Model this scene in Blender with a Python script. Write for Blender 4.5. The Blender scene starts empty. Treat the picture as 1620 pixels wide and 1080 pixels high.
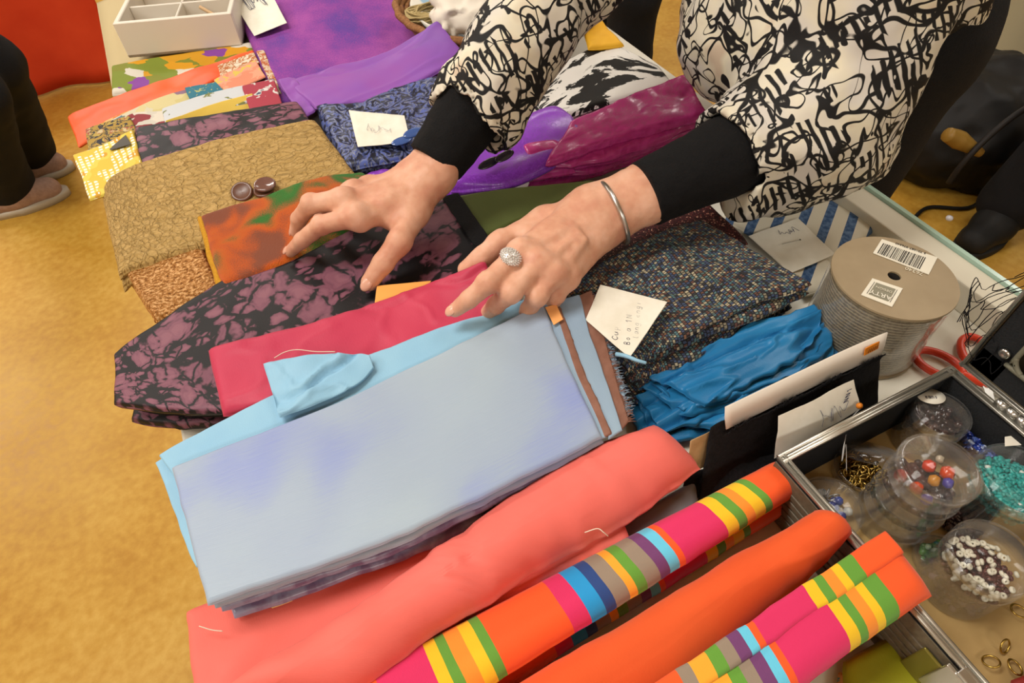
import bpy, math, random
import numpy as np
from mathutils import Vector, Matrix
S = bpy.context.scene
COL = S.collection
random.seed(7)
# ------------------------------------------------------------------ camera, world, lamps, exposure
F = 1000.0
_d1 = np.array([38-810, 540+633, -F]); _d2 = np.array([4048-810, 540+747, -F])
AY = _d1/np.linalg.norm(_d1); AX = _d2-AY*(_d2@AY); AX /= np.linalg.norm(AX); AZ = np.cross(AX, AY)
R = np.array([AX, AY, AZ]); CAM = np.array([0, 0, 1.29]); TZ = 0.75
cd = bpy.data.cameras.new('camera'); cam = bpy.data.objects.new('camera', cd); COL.objects.link(cam)
cd.sensor_width = 36; cd.lens = 36*F/1620; cd.clip_start = .02
M4 = Matrix.Identity(4)
for i in range(3):
    for j in range(3): M4[i][j] = R[i][j]
    M4[i][3] = CAM[i]
cam.matrix_world = M4
S.camera = cam
S.cycles.transparent_max_bounces = 40
w = bpy.data.worlds.new('world'); S.world = w; w.use_nodes = True
w.node_tree.nodes['Background'].inputs[0].default_value = (1, .93, .82, 1)
w.node_tree.nodes['Background'].inputs[1].default_value = .42
def lamp(name, loc, aim, size, power, col):
    l = bpy.data.lights.new(name, 'AREA'); l.shape = 'RECTANGLE'; l.size = size[0]; l.size_y = size[1]
    l.energy = power; l.color = col
    o = bpy.data.objects.new(name, l); COL.objects.link(o); o.location = loc
    o.rotation_euler = (Vector(aim)-Vector(loc)).to_track_quat('-Z', 'Y').to_euler()
for lx in (-2.6, -.7, 1.9, 4.2):
    for ly, pw in ((-2.2, 30), (.9, 42), (4.2, 60)):
        lamp('ceiling_lamp', (lx, ly, 2.93), (lx, ly, 0), (1.2, .6), pw*(.86 if lx < 1 else .4), (1, .965, .9))
S.view_settings.view_transform = 'Standard'; S.view_settings.look = 'None'
S.view_settings.exposure = .22; S.view_settings.gamma = 1
S.view_settings.use_curve_mapping = False
# ------------------------------------------------------------------ helpers
def P(px, py, zcm):                                     # pixel and height above the table (cm) -> point in the room
    d = R @ np.array([px-810, 540-py, -F]); t = (TZ+zcm/100-CAM[2])/d[2]
    return CAM+d*t
def PV(px, py, zcm): return Vector(P(px, py, zcm))
def lin(c):
    if isinstance(c, str): c = [int(c[i:i+2], 16)/255 for i in (0, 2, 4)]
    return tuple(((x+.055)/1.055)**2.4 if x > .04045 else x/12.92 for x in c[:3])+(1,)
ORG = {}
def tag(o, label=None, cat=None, group=None, kind=None):
    if label: o['label'] = label
    if cat: o['category'] = cat
    if group: o['group'] = group
    if kind: o['kind'] = kind
    return o
def empty(name, loc, label=None, cat=None, group=None):
    o = bpy.data.objects.new(name, None); COL.objects.link(o); o.location = loc; o.empty_display_size = .02
    ORG[o.name] = np.array(loc, float); return tag(o, label, cat, group)
def obj(name, v, f, m, parent=None, uv=None, smooth=True, label=None, cat=None, group=None, kind=None):
    v = np.asarray(v, float).reshape(-1, 3)
    if parent is not None: org = ORG[parent.name]
    else: org = np.array([(v[:, 0].min()+v[:, 0].max())/2, (v[:, 1].min()+v[:, 1].max())/2, v[:, 2].min()])
    me = bpy.data.meshes.new(name)
    if isinstance(f, np.ndarray):
        me.vertices.add(len(v)); me.vertices.foreach_set('co', (v-org).ravel())
        k = f.shape[1]; me.loops.add(f.size); me.loops.foreach_set('vertex_index', f.ravel().astype(np.int32))
        me.polygons.add(len(f)); me.polygons.foreach_set('loop_start', np.arange(0, f.size, k, dtype=np.int32))
        me.update(calc_edges=True)
    else:
        me.from_pydata((v-org).tolist(), [], [list(x) for x in f])
    me.validate()
    if uv is not None:
        l = me.uv_layers.new(name='UVMap'); li = np.zeros(len(me.loops), np.int32); me.loops.foreach_get('vertex_index', li)
        l.data.foreach_set('uv', np.asarray(uv)[li].ravel())
    me.polygons.foreach_set('use_smooth', [smooth]*len(me.polygons))
    if m: me.materials.append(m)
    o = bpy.data.objects.new(name, me); COL.objects.link(o)
    if parent is not None: o.parent = parent
    else: o.location = org
    ORG[o.name] = org
    return tag(o, label, cat, group, kind)
def join(ms):                                           # [(v,f,uv)] -> one
    V, Fc, U, n = [], [], [], 0
    for m in ms:
        V.append(m[0]); Fc.append(np.asarray(m[1])+n); n += len(m[0])
        U.append(m[2] if len(m) > 2 and m[2] is not None else np.zeros((len(m[0]), 2)))
    return np.vstack(V), np.vstack(Fc), np.vstack(U)
# noise (vectorised value noise)
def _h(i, j, k, s):
    n = (i*374761393+j*668265263+k*2147483647+s*144665) & 0x7fffffff
    n = ((n ^ (n >> 13))*1274126177) & 0x7fffffff
    n = ((n ^ (n >> 16))*1911520717) & 0x7fffffff
    return (n & 0xffff)/32767.5-1
def noise(p, sc, seed=0):
    q = np.asarray(p)*sc; i = np.floor(q).astype(np.int64); f = q-i; f = f*f*(3-2*f); r = 0
    for a in (0, 1):
        for b in (0, 1):
            for c in (0, 1):
                wt = (f[..., 0] if a else 1-f[..., 0])*(f[..., 1] if b else 1-f[..., 1])*(f[..., 2] if c else 1-f[..., 2])
                r = r+wt*_h(i[..., 0]+a, i[..., 1]+b, i[..., 2]+c, seed)
    return r
def fbm(p, sc, seed=0, o=3): return sum(noise(p, sc*2**k, seed+k)*.5**k for k in range(o))
def curve(pts, n, ts=None):
    p = np.asarray(pts, float); k = len(p)-1
    t = np.linspace(0, 1, n) if ts is None else np.asarray(ts)
    x = t*k; i = np.clip(np.floor(x).astype(int), 0, k-1); u = (x-i)[:, None]
    if k == 1: return p[0]*(1-u)+p[1]*u
    e = np.vstack([2*p[0]-p[1], p, 2*p[-1]-p[-2]]); a, b, c, d = e[i], e[i+1], e[i+2], e[i+3]
    return .5*(2*b+(c-a)*u+(2*a-5*b+4*c-d)*u*u+(3*b-a-3*c+d)*u**3)
def edges(n, frac):                                     # 0..1 with dense ends
    frac = min(frac, .45); a = 1-np.cos(np.linspace(0, np.pi/2, 6)); a = a*frac
    mid = np.linspace(frac, 1-frac, max(2, n-10))[1:-1]
    return np.concatenate([a, mid, (1-a)[::-1]])
def slab(far, near, th, nu=64, nv=36, r=None, wr=.002, ws=18, seed=0, jit=0, dz=0, dx=0, dy=0, edge=.0015, rag=0, crease=0, round_s=True, world=False, wv=(1, 1)):
    """soft padded sheet between a far and a near edge line given as (px, py, height of its middle in cm)."""
    A = np.array([p if world else P(*p) for p in far]); B = np.array([p if world else P(*p) for p in near])
    L = np.linalg.norm(A[-1]-A[0]); W = np.linalg.norm(B.mean(0)-A.mean(0))
    r = r or th*.55
    s = edges(nu, r/L); t = edges(nv, r/W)
    Ca, Cb = curve(A, 0, s), curve(B, 0, s)
    p = Ca[:, None]*(1-t)[None, :, None]+Cb[:, None]*t[None, :, None]
    p = p+np.array([dx, dy, dz])
    p[..., 0] += edge*noise(p, 25, seed+5)+.5*edge*noise(p, 80, seed+6); p[..., 1] += edge*noise(p, 22, seed+7)+.5*edge*noise(p, 85, seed+8)
    if rag:
        rg = rag*noise(p*np.array([1, 1, 0]), 400, seed+33)*((s < .001) | (s > .999))[:, None]
        p[..., 0] += rg
    if jit:
        rs = np.random.RandomState(seed+99); p[..., :2] += rs.uniform(-jit, jit, 2)
    ds = np.minimum(s, 1-s)*L; dt = np.minimum(t, 1-t)*W
    pw = lambda d: np.sqrt(np.clip(1-(1-np.minimum(d/r, 1))**2, 0, 1))
    w_ = (pw(ds)[:, None] if round_s else np.ones((len(s), 1)))*pw(dt)[None, :]
    q = p*np.array([wv[0], wv[1], 0]); nz = wr*fbm(q, ws, seed)
    if crease: nz = nz-crease*np.clip(1-np.abs(fbm(q, ws*.9, seed+51, 2))*5, 0, 1)+crease*.5*np.clip(1-np.abs(fbm(q, ws*1.7, seed+61, 2))*5, 0, 1)
    top = p.copy(); top[..., 2] += th/2*w_+nz*(.25+.75*w_)
    bot = p.copy(); bot[..., 2] += -th/2*w_+nz*(.25+.75*w_)
    n, m = p.shape[:2]
    idt = np.arange(n*m).reshape(n, m); idb = idt+n*m
    if True:
        e = np.zeros((n, m), bool); e[0] = e[-1] = e[:, 0] = e[:, -1] = True
        bot[e] = top[e] if round_s else bot[e]
    def q4(a): return np.stack([a[:-1, :-1], a[1:, :-1], a[1:, 1:], a[:-1, 1:]], -1).reshape(-1, 4)
    fs = [q4(idt)[:, ::-1], q4(idb)]
    ring = np.concatenate([idt[:-1, 0], idt[-1, :-1], idt[1:, -1][::-1], idt[0, 1:][::-1]])
    rb = ring+n*m
    fs.append(np.stack([ring, np.roll(ring, -1), np.roll(rb, -1), rb], -1))
    v = np.vstack([top.reshape(-1, 3), bot.reshape(-1, 3)])
    u = np.stack(np.broadcast_arrays((s*L)[:, None], (t*W)[None, :]), -1).reshape(-1, 2)
    return v, np.vstack(fs), np.vstack([u, u+[0.013, 0.007]])
def stack(far, near, th, n, gap=0., seed=0, jit=.003, grow=0., **k):
    """n folded layers of one cloth lying on each other; far/near give the middle of the TOP layer"""
    t = th/n; out = []
    for i in range(n):
        out.append(slab(far, near, t*.98, seed=seed, dz=-i*t, dx=random.uniform(-jit, jit), dy=random.uniform(-jit, jit)-grow*i, **k))
    return out
def tube(pts, r, seg=8, closed=False, n=None, caps=True):
    p = curve(pts, n or max(8, len(pts)*5)) if not closed else np.asarray(pts, float)
    if np.isscalar(r): rr = np.full(len(p), r)
    else: rr = np.interp(np.linspace(0, 1, len(p)), np.linspace(0, 1, len(r)), r)
    d = (np.roll(p, -1, 0)-np.roll(p, 1, 0)) if closed else np.gradient(p, axis=0)
    if caps and not closed: p = np.vstack([p[:1], p, p[-1:]]); d = np.vstack([d[:1], d, d[-1:]]); rr = np.concatenate([[1e-5], rr, [1e-5]])
    d /= np.linalg.norm(d, axis=1)[:, None]+1e-12
    up = np.array([0, 0, 1.]); a = np.cross(d, up); bad = np.linalg.norm(a, axis=1) < .05; a[bad] = np.cross(d[bad], [1, 0, 0])
    a /= np.linalg.norm(a, axis=1)[:, None]; b = np.cross(d, a)
    th = np.linspace(0, 2*np.pi, seg, endpoint=False)
    v = p[:, None]+rr[:, None, None]*(np.cos(th)[None, :, None]*a[:, None]+np.sin(th)[None, :, None]*b[:, None])
    k = len(p); i = np.arange(k*seg).reshape(k, seg); i2 = np.roll(i, -1, 1)
    if closed: f = np.stack([i, np.roll(i, -1, 0), np.roll(i2, -1, 0), i2], -1).reshape(-1, 4)
    else:
        f = np.stack([i[:-1], i[1:], i2[1:], i2[:-1]], -1).reshape(-1, 4)
    return v.reshape(-1, 3), f, None
def lathe(prof, c, seg=40, ax=None):                    # prof [(r,z)], c base centre; ax = optional 3x3 tilt
    pr = np.array(prof, float); th = np.linspace(0, 2*np.pi, seg, endpoint=False)
    v = np.stack([pr[:, 0][:, None]*np.cos(th), pr[:, 0][:, None]*np.sin(th), np.broadcast_to(pr[:, 1][:, None], (len(pr), seg))], -1).reshape(-1, 3)
    if ax is not None: v = v @ np.asarray(ax).T
    i = np.arange(len(pr)*seg).reshape(len(pr), seg); i2 = np.roll(i, -1, 1)
    f = np.stack([i[:-1], i2[:-1], i2[1:], i[1:]], -1).reshape(-1, 4)
    return v+np.asarray(c), f, None
def box(c0, c1, mat3=None, o=(0, 0, 0)):
    x0, y0, z0 = c0; x1, y1, z1 = c1
    v = np.array([[x0, y0, z0], [x1, y0, z0], [x1, y1, z0], [x0, y1, z0], [x0, y0, z1], [x1, y0, z1], [x1, y1, z1], [x0, y1, z1]], float)
    if mat3 is not None: v = v @ np.asarray(mat3).T
    return v+np.asarray(o), np.array([[0, 3, 2, 1], [4, 5, 6, 7], [0, 1, 5, 4], [1, 2, 6, 5], [2, 3, 7, 6], [3, 0, 4, 7]]), None
def bevel(o, wd=.002, seg=2):
    b = o.modifiers.new('bevel', 'BEVEL'); b.width = wd; b.segments = seg; b.limit_method = 'ANGLE'; return o
def tilt(rx, ry, rz=0): return np.array(Matrix.Rotation(rz, 3, 'Z') @ Matrix.Rotation(ry, 3, 'Y') @ Matrix.Rotation(rx, 3, 'X'))
# signed distance bodies, polygonised with surface nets
def smin(a, b, k):
    h = np.clip(.5+.5*(b-a)/k, 0, 1); return b+(a-b)*h-k*h*(1-h)
def cone(p, a, b, ra, rb):
    a = np.asarray(a, float); b = np.asarray(b, float); d = b-a; t = np.clip(((p-a)@d)/(d@d), 0, 1)
    return np.linalg.norm(p-a-t[..., None]*d, axis=-1)-(ra+(rb-ra)*t)
def ell(p, c, r, M=None):
    q = p-np.asarray(c, float)
    if M is not None: q = q @ np.asarray(M)             # columns of M are the axes
    r = np.asarray(r, float); k0 = np.linalg.norm(q/r, axis=-1); k1 = np.linalg.norm(q/(r*r), axis=-1)
    return k0*(k0-1)/(k1+1e-9)
def nets(fn, lo, hi, h):
    lo = np.asarray(lo, float); n = np.ceil((np.asarray(hi)-lo)/h).astype(int)+1
    g = np.stack(np.meshgrid(*[lo[i]+h*np.arange(n[i]) for i in range(3)], indexing='ij'), -1)
    d = np.concatenate([fn(g[i:i+16]) for i in range(0, n[0], 16)], 0)
    s = d < 0
    c = np.zeros(tuple(n-1), int)
    for a in (0, 1):
        for b in (0, 1):
            for e in (0, 1): c += s[a:n[0]-1+a, b:n[1]-1+b, e:n[2]-1+e]
    act = (c > 0) & (c < 8); idx = -np.ones(tuple(n-1), int); idx[act] = np.arange(act.sum())
    I = np.argwhere(act); acc = np.zeros((len(I), 3)); cnt = np.zeros(len(I))
    cs = [(a, b, e) for a in (0, 1) for b in (0, 1) for e in (0, 1)]
    for x in range(8):
        for ax in range(3):
            c0 = cs[x]
            if c0[ax]: continue
            c1 = list(c0); c1[ax] = 1
            A, B = I+c0, I+c1; da = d[tuple(A.T)]; db = d[tuple(B.T)]; m = (da < 0) != (db < 0)
            t = np.where(m, da/(da-db+1e-20), 0)[:, None]
            acc += np.where(m[:, None], A+t*(B-A), 0); cnt += m
    v = lo+h*acc/cnt[:, None]
    fs = []
    for ax in range(3):
        u, w_ = (ax+1) % 3, (ax+2) % 3
        sl0 = [slice(None)]*3; sl1 = [slice(None)]*3; sl0[ax] = slice(0, -1); sl1[ax] = slice(1, None)
        ch = s[tuple(sl0)] != s[tuple(sl1)]; E = np.argwhere(ch)
        E = E[(E[:, u] > 0) & (E[:, w_] > 0) & (E[:, u] < n[u]-1) & (E[:, w_] < n[w_]-1)]
        du = np.zeros(3, int); du[u] = 1; dw = np.zeros(3, int); dw[w_] = 1
        q = np.stack([idx[tuple((E-du-dw).T)], idx[tuple((E-dw).T)], idx[tuple(E.T)], idx[tuple((E-du).T)]], -1)
        fl = s[tuple(E.T)]; q[~fl] = q[~fl][:, ::-1]; fs.append(q)
    return v, np.vstack(fs)
# ------------------------------------------------------------------ materials
def nd(nt, typ, ins=None, **pr):
    n = nt.nodes.new('ShaderNode'+typ)
    for k, v in pr.items(): setattr(n, k, v)
    for k, v in (ins or {}).items():
        s = n.inputs[k]
        if isinstance(v, bpy.types.NodeSocket): nt.links.new(v, s)
        else: s.default_value = v
    return n
def math_(nt, op, a, b=0., c=None):
    d = {0: a, 1: b}
    if c is not None: d[2] = c
    return nd(nt, 'Math', d, operation=op).outputs[0]
def ramp(nt, fac, stops, interp='LINEAR'):
    n = nd(nt, 'ValToRGB', {0: fac}); cr = n.color_ramp; cr.interpolation = interp
    while len(cr.elements) < len(stops): cr.elements.new(.5)
    for e, (p, c) in zip(cr.elements, stops): e.position = p; e.color = lin(c)
    return n.outputs[0]
def mix(nt, fac, a, b, mode='MIX'):
    n = nt.nodes.new('ShaderNodeMix'); n.data_type = 'RGBA'; n.blend_type = mode
    for k, v in ((0, fac), (6, a), (7, b)):
        if isinstance(v, bpy.types.NodeSocket): nt.links.new(v, n.inputs[k])
        else: n.inputs[k].default_value = lin(v) if (k > 0 and not isinstance(v, tuple)) else v
    return n.outputs[2]
MAT = {}
def mat(name, fn=None, color=None, rough=.7, metal=0., sheen=0., bump=None, spec=.35, coat=0., trans=0., ior=1.45):
    if name in MAT: return MAT[name]
    m = bpy.data.materials.new(name); m.use_nodes = True; nt = m.node_tree; b = nt.nodes['Principled BSDF']
    b.inputs['Roughness'].default_value = rough; b.inputs['Metallic'].default_value = metal
    b.inputs['Specular IOR Level'].default_value = spec; b.inputs['Sheen Weight'].default_value = sheen
    b.inputs['Coat Weight'].default_value = coat; b.inputs['Transmission Weight'].default_value = trans; b.inputs['IOR'].default_value = ior
    if color: b.inputs['Base Color'].default_value = lin(color)
    if fn:
        tc = nt.nodes.new('ShaderNodeTexCoord'); r = fn(nt, tc.outputs['UV'], tc.outputs['Object'])
        if 'color' in r: nt.links.new(r['color'], b.inputs['Base Color'])
        if 'rough' in r: nt.links.new(r['rough'], b.inputs['Roughness'])
        if 'bump' in r:
            bp = nd(nt, 'Bump', {'Height': r['bump'], 'Strength': r.get('st', .4), 'Distance': r.get('dist', .002)})
            nt.links.new(bp.outputs[0], b.inputs['Normal'])
    MAT[name] = m; return m
def nz(nt, v, sc, det=3, rough=.55, dist=0.): return nd(nt, 'TexNoise', {'Vector': v, 'Scale': sc, 'Detail': det, 'Roughness': rough, 'Distortion': dist}).outputs[0]
def nzc(nt, v, sc, det=2): return nd(nt, 'TexNoise', {'Vector': v, 'Scale': sc, 'Detail': det}).outputs['Color']
def vor(nt, v, sc, feat='F1', rnd=1., out='Distance', **k): return nd(nt, 'TexVoronoi', {'Vector': v, 'Scale': sc, 'Randomness': rnd}, feature=feat, **k).outputs[out]
def warp(nt, v, sc, amt):
    c = nd(nt, 'VectorMath', {0: nzc(nt, v, sc), 1: (.5, .5, .5)}, operation='SUBTRACT').outputs[0]
    c = nd(nt, 'VectorMath', {0: c, 3: amt}, operation='SCALE').outputs[0]
    return nd(nt, 'VectorMath', {0: v, 1: c}, operation='ADD').outputs[0]
def stretch(nt, v, s): return nd(nt, 'Mapping', {'Vector': v, 'Scale': s}).outputs[0]
def weave(nt, v, sc=1400): return nz(nt, stretch(nt, v, (1, .35, 1)), sc, 2)
def plain(c, c2=None, sc=14, wv=900, st=.15, det=3):
    def fn(nt, uv, ob):
        r = {'bump': weave(nt, uv, wv), 'st': st, 'dist': .001}
        if c2: r['color'] = ramp(nt, nz(nt, uv, sc, det), [(.35, c), (.65, c2)])
        else: r['color'] = ramp(nt, nz(nt, uv, 200, 2), [(.3, c), (.7, c)])
        return r
    return fn
def dark(c, k): return [int(c[i:i+2], 16)/255*k for i in (0, 2, 4)]

def f_floor(nt, uv, ob):
    a = nz(nt, ob, 5, 5); b = nz(nt, ob, 55, 4)
    c = ramp(nt, math_(nt, 'ADD', math_(nt, 'MULTIPLY', a, .5), math_(nt, 'MULTIPLY', b, .5)), [(.36, 'ae802e'), (.5, 'ba8f38'), (.64, 'c49c46')])
    return {'color': c, 'rough': math_(nt, 'MULTIPLY_ADD', b, .25, .28)}
def f_tan(nt, uv, ob):
    v = warp(nt, uv, 45, .012); n = nz(nt, stretch(nt, v, (.8, 1.1, 1)), 80, 4, .55, 1.6); d = vor(nt, warp(nt, uv, 90, .014), 95, 'DISTANCE_TO_EDGE')
    h = math_(nt, 'ADD', n, math_(nt, 'MULTIPLY', math_(nt, 'MINIMUM', d, .14), 1.3))
    return {'color': ramp(nt, h, [(.3, '8c6e3c'), (.5, 'a5854a'), (.8, 'b3935a')]), 'bump': h, 'st': 1., 'dist': .007}  # crease shading put into the colour: darker where the bump is low
def floral(bg, f1, f2, sc=26):
    def fn(nt, uv, ob):
        v = warp(nt, uv, 40, .022)
        d1 = vor(nt, v, sc); d2 = vor(nt, warp(nt, stretch(nt, uv, (1, 1.9, 1)), 50, .016), sc*1.75); nn = nz(nt, uv, 70, 3)
        k1 = math_(nt, 'SUBTRACT', .74, math_(nt, 'MULTIPLY_ADD', nn, .42, d1))
        k2 = math_(nt, 'SUBTRACT', .68, math_(nt, 'MULTIPLY_ADD', nn, .34, d2))
        ed = vor(nt, warp(nt, uv, 60, .012), sc*1.7, 'DISTANCE_TO_EDGE'); k2 = math_(nt, 'MINIMUM', k2, math_(nt, 'MULTIPLY', math_(nt, 'SUBTRACT', ed, .035), 2.))
        e1 = vor(nt, warp(nt, uv, 45, .02), sc*1.15, 'DISTANCE_TO_EDGE'); k1 = math_(nt, 'MINIMUM', k1, math_(nt, 'MULTIPLY', math_(nt, 'SUBTRACT', e1, .03), 2.2))
        k = math_(nt, 'MAXIMUM', k1, k2)
        mask = ramp(nt, k, [(0, '000000'), (.035, 'ffffff')])
        ring = math_(nt, 'SINE', math_(nt, 'MULTIPLY', math_(nt, 'ADD', d1, math_(nt, 'MULTIPLY', nn, .3)), 55))
        pet = ramp(nt, math_(nt, 'MULTIPLY_ADD', ring, .07, math_(nt, 'MULTIPLY', k, 1.8)), [(.0, dark(f1, .62)), (.2, f1), (.6, f2)])
        return {'color': mix(nt, mask, bg, pet), 'bump': weave(nt, uv), 'st': .12, 'dist': .001}
    return fn
def f_copper(nt, uv, ob):
    n = nz(nt, stretch(nt, uv, (.6, 1, 1)), 330, 3, .7); n2 = nz(nt, uv, 900, 2, .7)
    h = math_(nt, 'ADD', n, math_(nt, 'MULTIPLY', n2, .4))
    return {'color': ramp(nt, h, [(.52, '6a3e18'), (.68, 'b87c3c'), (.82, 'f0c48c')]), 'bump': h, 'st': 1., 'dist': .004}  # pale upper stop puts the cloth's sparkle into the colour
def f_felt(nt, uv, ob):
    n = nz(nt, uv, 16, 2, .5, .4); f = nz(nt, uv, 700, 3, .8); x = nd(nt, 'SeparateXYZ', {0: uv}).outputs[0]; k = math_(nt, 'ADD', math_(nt, 'MULTIPLY_ADD', f, .26, math_(nt, 'SUBTRACT', n, .23)), math_(nt, 'MULTIPLY', x, 1.1))
    return {'color': ramp(nt, k, [(.34, '8a4a30'), (.42, 'cc5a14'), (.47, 'c8641a'), (.52, '80602a'), (.56, '3a7024'), (.63, '2f7a28'), (.70, '77682c')]), 'bump': f, 'st': .9, 'dist': .003}
def f_paisley(nt, uv, ob):
    v = warp(nt, uv, 32, .045); d = vor(nt, v, 30); s = math_(nt, 'SINE', math_(nt, 'MULTIPLY', d, 26)); n = nz(nt, v, 75, 2, .6, 1.5)
    k = math_(nt, 'MULTIPLY_ADD', s, .14, n)
    return {'color': ramp(nt, k, [(.36, '171a28'), (.44, '1e2540'), (.5, '3c4a86'), (.55, '28325c'), (.575, '8c9098'), (.615, '6a7088'), (.64, '2c3866'), (.68, '5060a4')]), 'bump': n, 'st': .15}
def f_tweed(nt, uv, ob):
    u = warp(nt, uv, 22, .006); x = nd(nt, 'SeparateXYZ', {0: u}).outputs
    a = math_(nt, 'MULTIPLY', x[0], 300); b = math_(nt, 'MULTIPLY', x[1], 430)
    fa = math_(nt, 'FLOOR', a); fb = math_(nt, 'FLOOR', b); b2 = math_(nt, 'MULTIPLY_ADD', math_(nt, 'FRACT', math_(nt, 'MULTIPLY', fa, .5)), .9, b); fb = math_(nt, 'FLOOR', b2)
    cell = nd(nt, 'CombineXYZ', {0: fa, 1: fb}).outputs[0]; r = nd(nt, 'TexWhiteNoise', {'Vector': cell}, noise_dimensions='2D').outputs[0]
    row = nd(nt, 'TexWhiteNoise', {'W': fb}, noise_dimensions='1D').outputs[0]
    da = math_(nt, 'ABSOLUTE', math_(nt, 'SUBTRACT', math_(nt, 'FRACT', a), .5)); db = math_(nt, 'ABSOLUTE', math_(nt, 'SUBTRACT', math_(nt, 'FRACT', b2), .5))
    g = ramp(nt, math_(nt, 'MAXIMUM', da, db), [(.31, 'ffffff'), (.46, '000000')])
    col = ramp(nt, math_(nt, 'MULTIPLY_ADD', row, .25, math_(nt, 'MULTIPLY', r, .75)), [(0, '34343a'), (.2, '42506c'), (.3, '587a80'), (.4, '6a4a42'), (.5, '8c8470'), (.6, '444f6c'), (.68, 'b4aa90'), (.76, '5a6c6a'), (.84, '84604a'), (.9, '3a3c40')], 'CONSTANT')
    n = nz(nt, uv, 700, 2)
    return {'color': mix(nt, g, '1d1b1c', col), 'bump': math_(nt, 'MULTIPLY_ADD', n, .3, g), 'st': .6, 'dist': .0012}
def f_glit(nt, uv, ob):
    c = nd(nt, 'SeparateColor', {0: vor(nt, uv, 900, 'F1', 1., 'Color')}).outputs[0]
    return {'color': ramp(nt, c, [(0, '2a1214'), (.55, '4c2022'), (.85, '6c3430'), (.95, 'd09a80')], 'CONSTANT'), 'bump': c, 'st': .6}
def brocade(a, b, sc=40, shine=True):
    def fn(nt, uv, ob):
        v = warp(nt, uv, sc, .03); d = vor(nt, v, sc*.9); s = math_(nt, 'SINE', math_(nt, 'MULTIPLY', d, 26)); n = nz(nt, v, sc*5, 3)
        k = math_(nt, 'MULTIPLY_ADD', s, .1, n)
        return {'color': ramp(nt, k, [(.4, a), (.58, b)]), 'bump': k, 'st': .08, 'dist': .001, 'rough': ramp(nt, k, [(.4, 'a0a0a0'), (.6, '757575')])}
    return fn
def f_graffiti(nt, uv, ob):
    v = warp(nt, ob, 22, .012); t = nz(nt, ob, 30, 1)
    def line(vec, sc, lev, k): return math_(nt, 'MULTIPLY', math_(nt, 'ABSOLUTE', math_(nt, 'SUBTRACT', nz(nt, vec, sc, 0., .5, .5), lev)), k)
    l1 = line(v, 30, .5, 1.); l2 = line(stretch(nt, ob, (1.5, 1, .6)), 44, .42, .9); l3 = line(stretch(nt, v, (.7, 1.3, 1.2)), 40, .6, 1.)
    q = nd(nt, 'Mapping', {'Vector': v, 'Rotation': (.6, .3, .5)}).outputs[0]; x = nd(nt, 'SeparateXYZ', {0: q}).outputs
    bars = math_(nt, 'MULTIPLY', math_(nt, 'ABSOLUTE', math_(nt, 'SUBTRACT', math_(nt, 'FRACT', math_(nt, 'MULTIPLY', x[0], 120)), .5)), .13)
    m = math_(nt, 'GREATER_THAN', nz(nt, nd(nt, 'Mapping', {'Vector': ob, 'Location': (3, 1, 2)}).outputs[0], 34, 1), .55)
    bars = math_(nt, 'ADD', bars, math_(nt, 'SUBTRACT', 1., m))
    k = math_(nt, 'MINIMUM', math_(nt, 'MINIMUM', l1, l2), math_(nt, 'MINIMUM', l3, bars)); k = math_(nt, 'SUBTRACT', k, math_(nt, 'MULTIPLY', math_(nt, 'SUBTRACT', t, .5), .05))
    base = ramp(nt, nz(nt, ob, 18, 2), [(.4, 'cbc6bd'), (.6, 'd8d1ba'), (.7, 'c6b49e')])
    return {'color': mix(nt, ramp(nt, k, [(.026, '000000'), (.036, 'ffffff')]), '131212', base), 'bump': nz(nt, ob, 60, 2), 'st': .15}
def f_bw(nt, uv, ob):
    n = nz(nt, stretch(nt, uv, (.55, 1.5, 1)), 24, 5, .6, .6)
    return {'color': ramp(nt, n, [(.49, 'd9d6cf'), (.505, '10100f')])}
def f_purple(nt, uv, ob):
    n = nz(nt, uv, 9, 3); f = nz(nt, uv, 260, 4, .75)
    return {'color': ramp(nt, math_(nt, 'MULTIPLY_ADD', f, .8, math_(nt, 'SUBTRACT', n, .4)), [(.3, '5a3a90'), (.5, '843e92'), (.7, '9c4c9a')]), 'bump': f, 'st': .5}
def f_shot(nt, uv, ob):                                  # blue shot silk: two-tone weave with a pile-up of violet
    n = nz(nt, uv, 6, 2, .5, .3); f = nz(nt, stretch(nt, uv, (.04, 1, 1)), 900, 2)
    n2 = math_(nt, 'MULTIPLY_ADD', f, .1, n)
    return {'color': ramp(nt, n2, [(.38, '7f8dc0'), (.5, '93a2b6'), (.7, '9babb8')]), 'bump': f, 'st': .12}
def f_bluestripe(nt, uv, ob):
    x = nd(nt, 'SeparateXYZ', {0: ob}).outputs; s = math_(nt, 'FRACT', math_(nt, 'ADD', math_(nt, 'MULTIPLY', x[0], 37*.565), math_(nt, 'MULTIPLY', x[1], -37*.825)))
    n = nz(nt, uv, 160, 4)
    return {'color': mix(nt, ramp(nt, s, [(.0, 'ffffff'), (.42, '000000')], 'CONSTANT'), 'cdc6b2', ramp(nt, n, [(.4, '2d4a70'), (.7, '60799a')]))}
def f_scrap(stops, sc, seed=0):
    def fn(nt, uv, ob):
        n = nz(nt, warp(nt, nd(nt, 'Mapping', {'Vector': uv, 'Location': (seed, seed*.7, 0)}).outputs[0], 60, .02), sc, 3, .55, .5)
        return {'color': ramp(nt, n, [(p, dark(c, .92)) for p, c in stops], 'CONSTANT'), 'bump': weave(nt, uv), 'st': .1}
    return fn
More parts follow.
